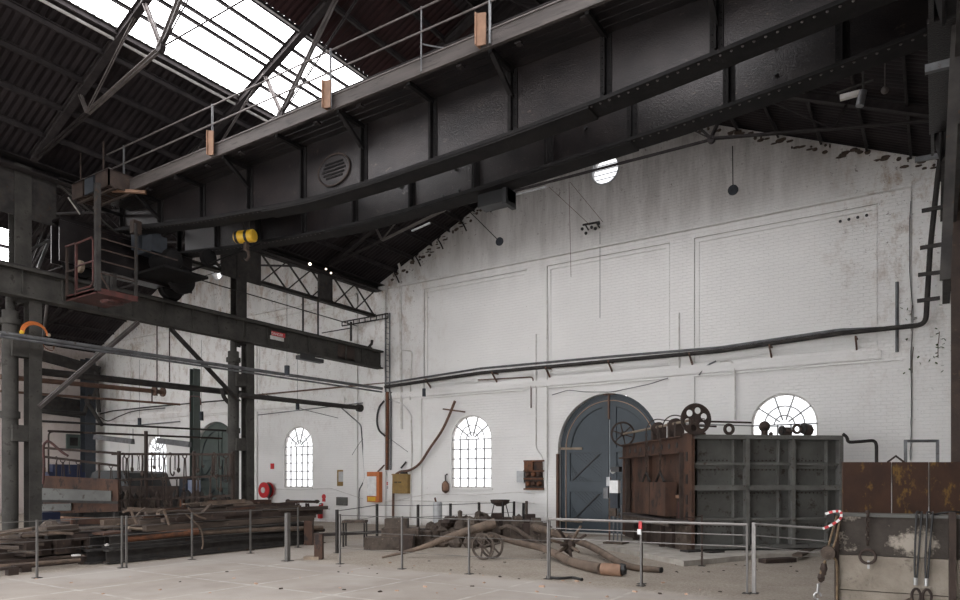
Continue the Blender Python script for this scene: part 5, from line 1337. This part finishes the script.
for k in range(9):
    p = onX(34+10*k,549-.7*k,-13.75-.1*(k%3))
    tag(MB().bb(p.x-.7,p.x,p.y-.13,p.y+.13,p.z-.13,p.z+.13).build('beam_end','rustd'),'square dark beam end in the row under the near heap, number %s from the left'%('one two three four five six seven eight nine'.split()[k]),'beam','square beam ends under the near heap')
tag(MB().bb(-14.6,-13.8,5.3,9.0,.0,.16).build('bearer','rustd'),'dark sleeper under the row of square beam ends','timber')
for k,(a,b,z,r,mt,l) in enumerate([((-30,556),(95,551),.16,.035,'log','uppermost of the thin tan poles on the floor at the lower left'),((-30,563),(84,556),.14,.03,'wood','second thin pole on the floor at the lower left'),((-30,569),(80,560),.12,.035,'log','third thin pole, lowest of those at the lower left'),((-20,543),(34,539),.35,.03,'woodl','thin bar behind the poles at the lower left'),((-20,549),(36,553),.3,.025,'wood','crooked bar crossing behind the lower left poles')]):
    seg('floor_pole','pole',l,onZ(*a,z),onZ(*b,z),r,mt,seed=90+k)
for k,(px,py,l) in enumerate(((84,564,'small dark trestle foot left of two under the lower left poles'),(92,562.5,'small dark trestle foot right of two under the lower left poles'),(12,575,'dark curved iron foot at the lower left corner'),(25,572,'second dark iron foot at the lower left corner'))):
    p = onZ(px,py); tag(MB().bb(p.x-.06,p.x+.06,p.y-.08,p.y+.08,0,.12).bb(p.x-.05,p.x+.05,p.y-.2,p.y+.08,.1,.14).build('iron_trestle','rustd'),l,'trestle')
p = onZ(76,556,.2); tag(MB().bb(p.x-.05,p.x+.05,p.y-.06,p.y+.06,p.z-.0,p.z+.03).build('white_scrap','pipew'),'small white scrap on the tips of the lower left poles','scrap')
p = onX(107,545,-13.2); tag(MB().rock(p,(.04,.05,.03),3).build('white_scrap','pipew'),'crumpled white scrap on the near heap by the double post','scrap')
for k,(px,py,s,mt) in enumerate(((50,525,.16,'dust'),(40,541,.14,'dust'),(60,541,.13,'wood'),(82,540,.15,'dust'),(20,546,.15,'wood'),(10,540,.16,'dust'),(90,546,.12,'rustd'),(30,535,.15,'rustd'),(105,527,.12,'dust'),(5,552,.12,'rustd'))):
    p = onX(px,py,-14.4); tag(MB().rock(p,(s,s*1.3,s*.7),200+k).build('scrap_lump',mt),'lump of scrap iron in the near heap behind the left fence','scrap','scrap lumps in the near heap')
# dark clutter bins under the near heap
tag(MB().bb(-15.6,-14.2,4.4,8.4,0,.5).build('scrap_bin','rustd'),'low dark bin holding the scrap behind the left fence','bin')
# ------------------------------------------------------------------ steel plate bin and blue machine beyond column
D = 17.2
t = thing('plate_rack','dark brown steel plate rack with two grey stripes right of the far left column','rack',G(80,D))
def panel(x0,y0,x1,y1,x1b,y1b,dep,mat,nm,D=D,par=None):
    a, b = at(x0,y0,D), at(x1,y1,D); a2, b2 = at(x0,y1b if False else y0+(y1-y0)*0,D), None
    n = fw*dep; top0, top1 = at(x0,y0,D), at(x1,y1,D); bot0, bot1 = at(x0,x1b,D), at(x1,y1b,D)
    vs = [top0,top1,bot1,bot0]; return MB().add(vs+[v+n for v in vs],[(0,1,2,3),(4,5,6,7),(0,1,5,4),(1,2,6,5),(2,3,7,6),(3,0,4,7)]).build(nm,mat,par)
panel(43,475.5,118,479.5,514,511.5,.05,'rust','back_plate',par=t)
panel(42,488,111,491,500.5,501,.03,'grey','grey_stripe',D-.06,t); panel(42,504,71,503.5,511,510.5,.03,'grey','grey_stripe',D-.06,t)
MB().bar(at(40,501,D-.15),at(118,502.5,D-.15),.06,.06).build('rack_rail','dsteel',t)
for px in (43,80,116): a = at(px,478,D+.1); MB().bb(a.x-.05,a.x+.05,a.y-.05,a.y+.05,0,a.z).build('rack_leg','dsteel',t)
t = thing('blue_machine','blue painted machine mostly hidden behind the plate rack','machine',G(60,20))
a = at(52,472,20); b = at(71,468,20)
MB().bb(a.x-.4,b.x,a.y-.3,b.y+.4,0,a.z).bb(a.x+.2,b.x+.0,a.y-.2,b.y+.3,a.z,b.z+.1).build('machine_body','blue',t)
MB().bb(a.x-.4,a.x+.3,a.y-.35,a.y-.3,a.z,a.z+.12).build('pale_cover','woodl',t)
p = at(46,512,16.6); tag(MB().bb(p.x-.3,p.x+.25,p.y-.2,p.y+.2,.0,p.z+.0).build('blue_drum','blue'),'low dark blue bin at the foot of the far left column','bin')
# red cranked frame standing in front of the side wall
pipe(curve([at(43,484,17),at(44,465,17),at(43.5,447,17),at(46,442,17),at(50,442,17),at(62,452,17),at(68,456,17)]),.03,'dred','red cranked pipe rising beside the far left column','bent_pipe')
pipe(rnd([at(48.5,474,18),at(48.5,431.5,18),at(92,433,18)]),.022,'rustd','thin square cornered pipe before the wall vent','bent_pipe')
# hook racks
def rack(nm,label,a,b,D0,D1,ys,mat='rustd',posts=()):
    t = thing('hook_rack',label,'rack',G(a,D0))
    for y0,y1 in ys: MB().bar(at(a,y0,D0),at(b,y1,D1),.07,.06).build('rack_rail',mat,t)
    for px in posts:
        f = (px-a)/(b-a); d = D0+(D1-D0)*f; q = at(px,ys[0][0]+(ys[0][1]-ys[0][0])*f-(0 if px>140 and px<150 else 3),d)
        if 140<px<150: q = at(px,431,d)
        MB().bb(q.x-.035,q.x+.035,q.y-.035,q.y+.035,0,q.z).build('rack_post',mat,t)
    return t
rack('r','main iron rack of three rails hung with lifting hooks',112,234,18.6,18.6,((454,454.5),(480.5,475.5),(501,495.5)),posts=(119,146,194,233))
rack('r','upper rear rack rail with hooks left of the parked car',38,120,17.6,17.9,((447.5,453.5),(456,466)),posts=(41,))
hk = MB().tube(curve([(-.04,0,-.02),(-.02,0,.04),(.03,0,.03),(.035,0,-.03),(0,0,-.1)]),.014,6).tube(curve([(0,0,-.1),(.0,0,-.4),(.01,0,-.52),(.07,0,-.6),(.11,0,-.54),(.1,0,-.48)]),.02,6)
hk2 = MB().tube([(.06*math.cos(a),0,-.04+.06*math.sin(a)) for a in (2*PI*j/12 for j in range(12))],.014,6,closed=True).tube([(-.01,0,-.1),(-.03,0,-.6)],.015,6).tube([(.02,0,-.1),(.05,0,-.62)],.015,6).tube([(.05*math.cos(a),0,-.66+.05*math.sin(a)) for a in (2*PI*j/10 for j in range(10))],.014,6,closed=True)
hk3 = MB().tube(curve([(0,0,0),(.01,0,-.2),(.0,0,-.45)]),.028,6).rock((0,0,-.52),(.07,.06,.1),4)
protos = []
for m,nm in ((hk,'lifting_hook'),(hk2,'chain_sling'),(hk3,'lifting_dog')):
    o = m.build(nm,'rustd',None,(0,0,0)); protos.append(o)
used = [False]*3
HP = [(x,454.3,18.5,'top rail of the main rack') for x in (123,128,133,138,141,151,155,160,164,169,174,179,186,198,201,211,214,217,220,225,229)]
HP += [(x,480-(x-120)*.045,18.5,'middle rail of the main rack') for x in (116,121,131,141,151,162,167,178,184,197,209,217,222)]
HP += [(57,458.5,17.7,'rear rail beyond the far left column'),(62,459,17.7,'rear rail beyond the far left column'),(68,460,17.7,'rear rail beyond the far left column'),(78,461,17.7,'rear rail beyond the far left column'),(100,463,17.8,'rear rail above the plate rack'),(112,465,17.8,'rear rail above the plate rack')]
HP += [(x,500.5-(x-120)*.05,18.45,'lowest rail of the main rack') for x in (122,130,139,150,160,171,181)]
pn = ('rusty lifting hook','rusty ringed chain sling','rusty lifting dog with a heavy foot')
for i,(x,y,d,rail) in enumerate(HP):
    k = (i*7+i//3)%3; o = protos[k] if not used[k] else protos[k].copy()
    if used[k]: COL.objects.link(o)
    used[k] = True
    o.location = at(x+1.3*math.sin(i*5.1),y,d-.05); o.rotation_euler = (0,0,.5+.5*math.sin(i*3.1)); s = .8+.25*math.sin(i*1.7); o.scale = (s,s,s*1.05)
    tag(o,pn[k]+' on the '+rail,'hook',pn[k]+'s on the '+rail)
# crates and clutter behind the rack
for k,(x0,y0,x1,y1,d,mt,l) in enumerate(((118,486,178,514,19.6,'rustd','long dark brown chest behind the hook rack'),(180,478,187,513,19.3,'charcoal','narrow dark locker behind the hook rack'),(187,480,194,513,19.4,'lblue','narrow pale blue locker behind the hook rack'),(40,512,120,522,17.9,'dsteel','low dark bench under the plate rack'),(180.5,499,182.5,512,18.9,'orange','thin orange post low behind the rack'),(194,500,232,514,19.7,'dsteel','dark low crate behind the right end of the hook rack'))):
    a, b = at(x0,y0,d), at(x1,y1,d)
    q = MB(); w = (b-a).dot(rt); q.box((a+b)/2*1.0+V((0,0,-(a.z+b.z)/2+a.z/2))+fw*.2,(w,.5,a.z),Matrix((rt,fw,V((0,0,1)))).transposed())
    tag(q.build('storage_box',mt),l,'box')
er = random.Random(5)
for k in range(26):
    px = 118+k*4.4; q = G(px,19.05+er.uniform(-.05,.1)); h = er.uniform(.35,.62)
    z0_ = .0 if px > 194 else 0
    tag(MB().rock(V((q.x,q.y,.75+h*.5)),(.09,.09,h*.5),500+k).build('iron_tool',('rustd','dsteel','dust')[k%3]),'dark upright iron tool in the crowded row behind the hook rack','tool','iron tools crowded behind the hook rack')
# parked car seen end-on in the far bay
cc = G(108,27); t = thing('parked_car','dark car with grey bonnet parked beyond the hook rack','car',cc)
B = Matrix((rt,fw,V((0,0,1)))).transposed()
def cp(x,y,z): return cc+rt*x+fw*y+V((0,0,z))
prof = [(x*.85,z) for x,z in [(-1.0,.35),(1.0,.35),(1.02,1.1),(.95,1.3),(.72,1.88),(.5,1.97),(-.5,1.97),(-.72,1.88),(-.95,1.3),(-1.02,1.1)]]
n = len(prof)
MB().add([cp(x,0,z) for x,z in prof]+[cp(x*.98,3.8,z) for x,z in prof],[(i,(i+1)%n,n+(i+1)%n,n+i) for i in range(n)]+[tuple(range(n)),tuple(range(n,2*n))]).build('body','black',t)
MB().add([cp(-.7,-.02,1.33),cp(.7,-.02,1.33),cp(.5,-.02,1.84),cp(-.5,-.02,1.84)],[(0,1,2,3)]).build('windscreen','glass',t)
MB().box(cp(.0,-.45,1.12),(1.6,.9,.28),B).build('bonnet','grey',t)
for x in (-.8,.8): MB().cyl(cp(x-.12,.2,.36),cp(x+.12,.2,.36),.36,n=16).cyl(cp(x-.12,3,.36),cp(x+.12,3,.36),.36,n=16).build('wheel','black',t)
# ================================================================== THINGS IN FRONT OF THE GABLE WALL
# roller trestle
c = G(303,22.5); t = thing('roller_trestle','dark iron trestle with a long trough top before the white wall','trestle',c)
a, b = at(288,501,22.5), at(317,501.5,22.5)
MB().beam(a,b,[(-.09,.03),(-.07,-.05),(.07,-.05),(.09,.03),(.06,.03),(.05,-.02),(-.05,-.02),(-.06,.03)]).build('trough','rustd',t)
for e in (a,b): MB().rock(e,(.1,.09,.07),int(e.x*-10)).build('end_roller','rustd',t)
z0 = a.z-.08
for px,tx,dy in ((297,293,.3),(299,299,-.3),(306,306,.3),(308,315,-.2)):
    p, q = at(px,500,22.5), G(tx,22.5)+fw*dy; MB().bar((p.x,p.y,z0),q,.05,.05).build('leg','rustd',t)
MB().bar(at(296,510,22.5),at(310,510,22.5),.04,.04).build('cross_bar','rustd',t)
# plain bench
a = G(355,16.8); t = thing('work_bench','small wooden topped bench on thin legs standing in the lane','bench',a)
Zt = 1.6-45*16.8/698+.12
MB().box(a+V((0,0,Zt-.03)),(.56,.4,.06),B).build('top','wood',t)
for x in (-.25,.25):
    for y in (-.16,.16): q = a+rt*x+fw*y; MB().bb(q.x-.015,q.x+.015,q.y-.015,q.y+.015,0,Zt-.06).build('leg','dsteel',t)
# pedestal with block
p = onZ(319,559.5); t = thing('box_pedestal','upright rust brown box section standing by the end of the heap','pedestal',p)
MB().box(p+V((0,0,.26)),(.16,.16,.5),B).build('box_section','rust',t); MB().box(p+V((-.05,0,.03))-rt*.1,(.3,.22,.07),B).build('foot_block','woodl',t)
MB().box(p+V((0,0,.52))-rt*.0,(.18,.18,.02),B).build('cap','rustd',t)
p = onZ(309,545,.0); tag(MB().box(p+V((0,0,.3)),(.2,.2,.6),B).build('rust_block','rust'),'dark rust block standing at the tip of the I beam stack','block')
# kerb planks lane
for a,b,l in (((385,532),(470,529.5),'low grey plank edging on the floor before the downpipe'),((322,536),(385,533),'low grey plank edging on the floor behind the bench')):
    p, q = onZ(*a), onZ(*b); p.z=q.z=.04; tag(MB().bar(p,q,.3,.08).build('edging_plank','board'),l,'plank')
# gas cylinder
p = G(437.5,21.3); t = thing('steel_drum','tall pale galvanised cylinder against the white wall','cylinder',p)
MB().lathe(p,(0,0,1),[(.13,0),(.14,.02),(.14,.88),(.12,.93),(.02,.93)],20).build('shell','sil',t,smooth=True)
MB().bar(p+V((-.06,0,.92)),p+V((-.1,0,1.06)),.04,.04).build('orange_valve','orange',t)
# small forge cart and vents behind the rubble
t = thing('brazier','dark iron brazier bowl on splayed legs behind the rubble','brazier',G(500,21.2)); p = at(500,503,21.2)
MB().lathe(p+V((0,0,-.1)),(0,0,1),[(.1,0),(.28,.1),(.3,.2),(.26,.2),(.05,.08)],16).build('bowl','rustd',t,smooth=True)
for x in (-.3,.3): MB().bar(p+rt*x*.6+V((0,0,-.05)),V((p.x,p.y,0))+rt*x*1.3,.03,.03).build('leg','dsteel',t)
for px,y,mt,l in ((523.5,503,'dsteel','thin upright bar right of the brazier'),(526.5,501,'wood','upright wooden handle right of the brazier')):
    q = at(px,y,21); tag(MB().bb(q.x-.03,q.x+.03,q.y-.03,q.y+.03,0,q.z).build('upright_bar',mt),l,'bar')
q = at(519,514,20.5); tag(MB().rock(V((q.x,q.y,.3)),(.2,.2,.34),31).build('iron_casting','dust'),'rounded dusty casting standing behind the block row','casting')
q = at(530,514,20.3); tag(MB().box(V((q.x,q.y,.31)),(.3,.25,.6),B).build('iron_casting','rustd'),'dark flat topped casting at the right end behind the block row','casting')
# row of heavy castings
def casting(px,py,w,h,d,mt,l,k,dep=.5):
    p = onZ(px,py) if d is None else G(px,d)
    t = thing('machine_casting',l,'casting',p)
    e = random.Random(k)
    w *= .8; MB().box(p+V((0,0,h*.42)),(w,dep,h*.84),B).box(p+V((0,0,h*.9)),(w*.7,dep*.8,h*.2),B).build('casting_body',mt,t)
    if k%2 == 0: MB().cyl(p-fw*(dep/2+.04)+V((0,0,h*.5)),p-fw*(dep/2)+V((0,0,h*.5)),min(w,h)*.28,n=16).cyl(p-fw*(dep/2+.07)+V((0,0,h*.5)),p-fw*(dep/2)+V((0,0,h*.5)),min(w,h)*.1,n=12).build('boss','rustd',t)
    return t
CR = [(497,18.6,.5,.72,'leftmost of the big castings in the row behind the poles'),(508,18.4,.34,.62,'casting with a round boss, second in the row'),(517,18.2,.42,.66,'broad casting, third in the row'),(526.5,18.1,.32,.58,'narrow casting, fourth in the row behind the poles'),(536,18.0,.42,.62,'dark casting, fifth in the row behind the poles'),(546,17.9,.34,.5,'small casting at the right end of the row')]
for k,(px,d,w,h,l) in enumerate(CR): casting(px,0,w,h,d,'dust' if k%3 else 'rustd',l,k)
# stepped stack of blocks
for k,(x,d,w,h,z,mt,l) in enumerate(((386,16.2,.95,.28,0,'dust','long lowest block at the left of the central rubble'),(401,16.35,.85,.2,.28,'wood','second block stacked above the lowest one'),(397,16.4,.52,.22,.48,'dust','topmost squat block of the stepped stack'),(407,15.9,.32,.36,0,'rustd','square dark block before the stepped stack'),(414,16.6,.4,.4,0,'dust','upright slotted block right of the stepped stack'),(424,16.8,.35,.38,0,'wood','tilted block at the right of the stepped stack'))):
    q = G(x,d); tag(MB().box(q+V((0,0,z+h/2)),(w,.5,h),B).box(q+V((0,0,z+h*.5))+rt*w*.3-fw*.26,(w*.25,.05,h*.6),B).build('cast_block',mt),l,'block')
# rubble heap
RB = [(432,17.2,.34,.36),(438,17.5,.4,.5),(444,17.3,.32,.34),(449,17.6,.38,.38),(455,17.4,.42,.42),(461,17.7,.35,.55),(466,17.5,.42,.44),(472,17.8,.38,.4),(477,17.6,.42,.5),(484,17.9,.4,.46),(490,18.0,.42,.56),(429,16.6,.25,.2),(441,16.7,.28,.2),(455,16.6,.25,.24),(470,16.5,.28,.24),(481,16.6,.22,.3)]
for k,(px,d,w,h) in enumerate(RB):
    q = G(px,d); tag(MB().rock(q+V((0,0,h*.45)),(w*.8,w*.6,h*.75),300+k).build('scrap_lump','dust' if k%3 else 'wood'),
      'dusty lump of iron %s, heaped behind the long pole'%('in the back row' if k<11 else 'in the front row'),'scrap','dusty iron lumps in the %s of the central heap'%('back row' if k<11 else 'front row'))
er = random.Random(8)
for k in range(20):
    px = 431+k*3.2; q = G(px,17.55+er.uniform(-.25,.25)); h = .30+.25*min(1,k/10)+er.uniform(-.06,.12)
    tag(MB().rock(q+V((0,0,h)),(er.uniform(.1,.26),.2,er.uniform(.1,.2)),700+k).box(q+V((0,0,h)),(er.uniform(.1,.3),.2,er.uniform(.12,.22)),Matrix.Rotation(er.uniform(0,3),3,'Y')).build('scrap_lump',('dust','wood','rustd')[k%3]),'jagged dusty casting fragment on top of the central rubble heap','scrap','jagged fragments topping the central heap')
q = at(460,519,17.3); tag(MB().lathe(V((q.x,q.y,.4)),(0,0,1),[(.16,0),(.12,.15),(.05,.2),(.06,.42),(.02,.45)],12).build('pin_casting','dust'),'upright pin shaped casting poking up from the central rubble','casting')
# pair of cart wheels
a = onZ(478,560.5); b = onZ(490,559)
wz = .27; axd = (-rt*.5-fw*.86).normalized()
wc = onZ(483,560); t = thing('cart_wheels','pair of small spoked iron wheels under the raised ends of the poles','wheel',wc)
for s,nm in ((0,'wheel'),(.26,'wheel')):
    m = spoked(MB(),wc-axd*s+V((0,0,wz))+rt*(.0 if s==0 else .05),axd,.26,.05,.035,6,.035,.022); m.build(nm,'dust',t,smooth=True)
MB().cyl(wc-axd*.42+V((0,0,wz)),wc+axd*.06+V((0,0,wz)),.03,n=10).build('axle','rustd',t)
# long poles
def pole(pts,r,mt,name,cat,l): return tag(MB().tube(curve(pts,6),[r[0]+(r[1]-r[0])*i/(6*(len(pts)-1)) for i in range(6*(len(pts)-1)+1)],12).build(name,mt,smooth=True),l,cat)
p0 = onZ(382,557.5,.02); 
pole([p0,at(420,548,14.3),at(455,535,14.3),at(495,523,14.4)],(.02,.105),'log','tapered_pole','pole','long tapered pole, thin tip on the floor at left, thick end over the wheels')
pole([at(488,534,14.9),at(515,542,14.7),at(545,549,14.2),onZ(572,562,.09),onZ(602,569,.10)],(.05,.10),'log','tapered_pole','pole','knotted pole running right from the wheels to a broken hollow end')
e_ = onZ(602,569,.10); e2 = onZ(622,570.5,.10)
tag(MB().tube([e_,e2],.105,14).build('hollow_pipe','ply',smooth=True),'short rusted hollow pipe end jutting at the right of the knotted pole','pipe')
q = e2+V((0,0,0)); tag(MB().rock(q+V((0,0,.02)),(.11,.08,.12),12).build('burnt_stub','black'),'jagged black stub at the mouth of the hollow pipe','scrap')
pole([at(534,527,17.0),at(560,535,16.0),at(590,546,14.8),onZ(625,565,.07),onZ(660,570,.055)],(.10,.05),'log','long_pipe','pipe','long pipe from the casting row down to its hollow end on the gravel')
q0, q1 = onZ(655,569.2,.07), onZ(661,570,.07); tag(MB().cyl(q1,q1+(q1-q0).normalized()*.012,.05,n=12).build('pipe_mouth','black'),'dark open mouth of the long pipe on the gravel','pipe')
pole([at(500,528,16),at(512,527,15.6),at(540,545,14.8),onZ(566,560,.06)],(.04,.05),'wood','thin_pole','pole','thin dark pole beneath the knotted one')
c = at(569,545,13.7); t = thing('spiked_hub','hub with long iron spikes lying across the poles','hub',c)
MB().rock(c,(.13,.12,.2),77).build('hub_body','rustd',t)
for px,py in ((581,526),(586,535),(557,527),(550,540),(572,563),(556,554),(579,552),(561,545)):
    MB().tube([c,at(px,py,13.45)],[.04,.025],6).build('spike','rustd' if py%2 else 'log',t)
# debris on the floor
rr = random.Random(11); e = MB().add([(-.05,-.03,0),(.05,-.025,0),(.055,.03,0),(-.045,.03,0),(-.04,-.02,.03),(.04,-.02,.025),(.045,.02,.03),(-.035,.025,.02)],[(0,1,2,3),(4,5,6,7),(0,1,5,4),(1,2,6,5),(2,3,7,6),(3,0,4,7)])
chip = e.build('brick_chip','brick',None,(0,0,0)); dchip = MB(); dchip.v = list(e.v); dchip.f = list(e.f); dchip = dchip.build('dark_pebble','rustd',None,(0,0,0))
SP = [(542,587),(577,581.5),(563,581),(519,579),(484,583),(455,589),(437,593),(472,586.5),(425,587),(397,591),(340,588),(344,590),(414,566),(130,577),(103,594),(227,572),(234,578.5),(160,590),(256,584),(281,589),(36,579),(71,583),(537,592),(660,594),(686,594.5),(700,590),(635,592),(500,577),(483,575.5),(607,597),(321,592),(380,592),(352,572),(556,597),(663,583),(720,592),(590,583),(210,593),(300,578),(180,582),(390,563),(450,574)]
for i,(px,py) in enumerate(SP):
    dark = i%4 == 3; src = dchip if dark else chip
    o = src if (i == 0 or i == 3) else src.copy()
    if i not in (0,3): COL.objects.link(o)
    o.location = onZ(px,py); s = rr.uniform(.3,.7)*(1.8 if i==0 else 1); o.scale = (s,s,s); o.rotation_euler = (0,0,rr.uniform(0,6))
    tag(o,'small dark pebble on the dusty floor in front of the fences' if dark else 'broken orange brick chip on the dusty floor before the fences','debris','dark pebbles on the floor' if dark else 'orange brick chips on the floor')
for i in range(46):
    px, py = rr.uniform(330,800), rr.uniform(553,574)
    if 375<px<500 and py<560: continue
    o = dchip.copy(); COL.objects.link(o); o.location = onZ(px,py); s = rr.uniform(.25,.6); o.scale = (s,s,s); o.rotation_euler = (0,0,rr.uniform(0,6))
    tag(o,'dark stone chip on the gravel behind the front fence','debris','stone chips on the gravel')
# weeds growing on the right edge of the wall
for k,(px,py,n,l) in enumerate(((938,345,26,'clump of dark leaves at the end of the wall pipe beside the right column'),(911,318,12,'green weed sprouting from the wall crack at the pipe level'),(912,360,8,'small weed lower down in the wall crack'))):
    c = W(px,py,.06); t = thing('wall_weed',l,'weed',c); m = MB()
    for i in range(n):
        p = c+V((rr.gauss(0,.12),-rr.uniform(0,.1),rr.gauss(0,.25))); d = V((rr.uniform(-1,1),rr.uniform(-1,0),rr.uniform(-1,.6))).normalized()*.1; s = d.cross(V((0,0,1)))*.35
        m.add([p,p+d*.5+s,p+d,p+d*.5-s],[(0,1,2,3)])
    tag(m.build('leaf_cluster','leafg',t),kind='stuff'); MB().tube([c+V((0,0,-.3)),c,c+V((.03,-.03,.3))],.008,5).build('stem','log',t)
# crack running down the right end of the wall
m = MB(); zz = 8.1; xx_ = -.47
while zz > 2.2:
    nx = xx_+rr.uniform(-.02,.02); nz = zz-rr.uniform(.1,.3); nx = min(-.43,max(-.5,nx))
    m.bar((xx_,WY-.085,zz),(nx,WY-.085,nz),rr.uniform(.01,.035),.012); xx_, zz = nx, nz
struct(m.build('trim_11','black'))
w = bpy.data.worlds.new('sky'); bpy.context.scene.world = w; w.use_nodes = True
bg = w.node_tree.nodes['Background']; bg.inputs[0].default_value = (.97,.98,1,1); bg.inputs[1].default_value = 5
vs = bpy.context.scene.view_settings
vs.view_transform = 'Standard'; vs.look = 'None'; vs.gamma = 1; vs.exposure = .6; vs.use_curve_mapping = False
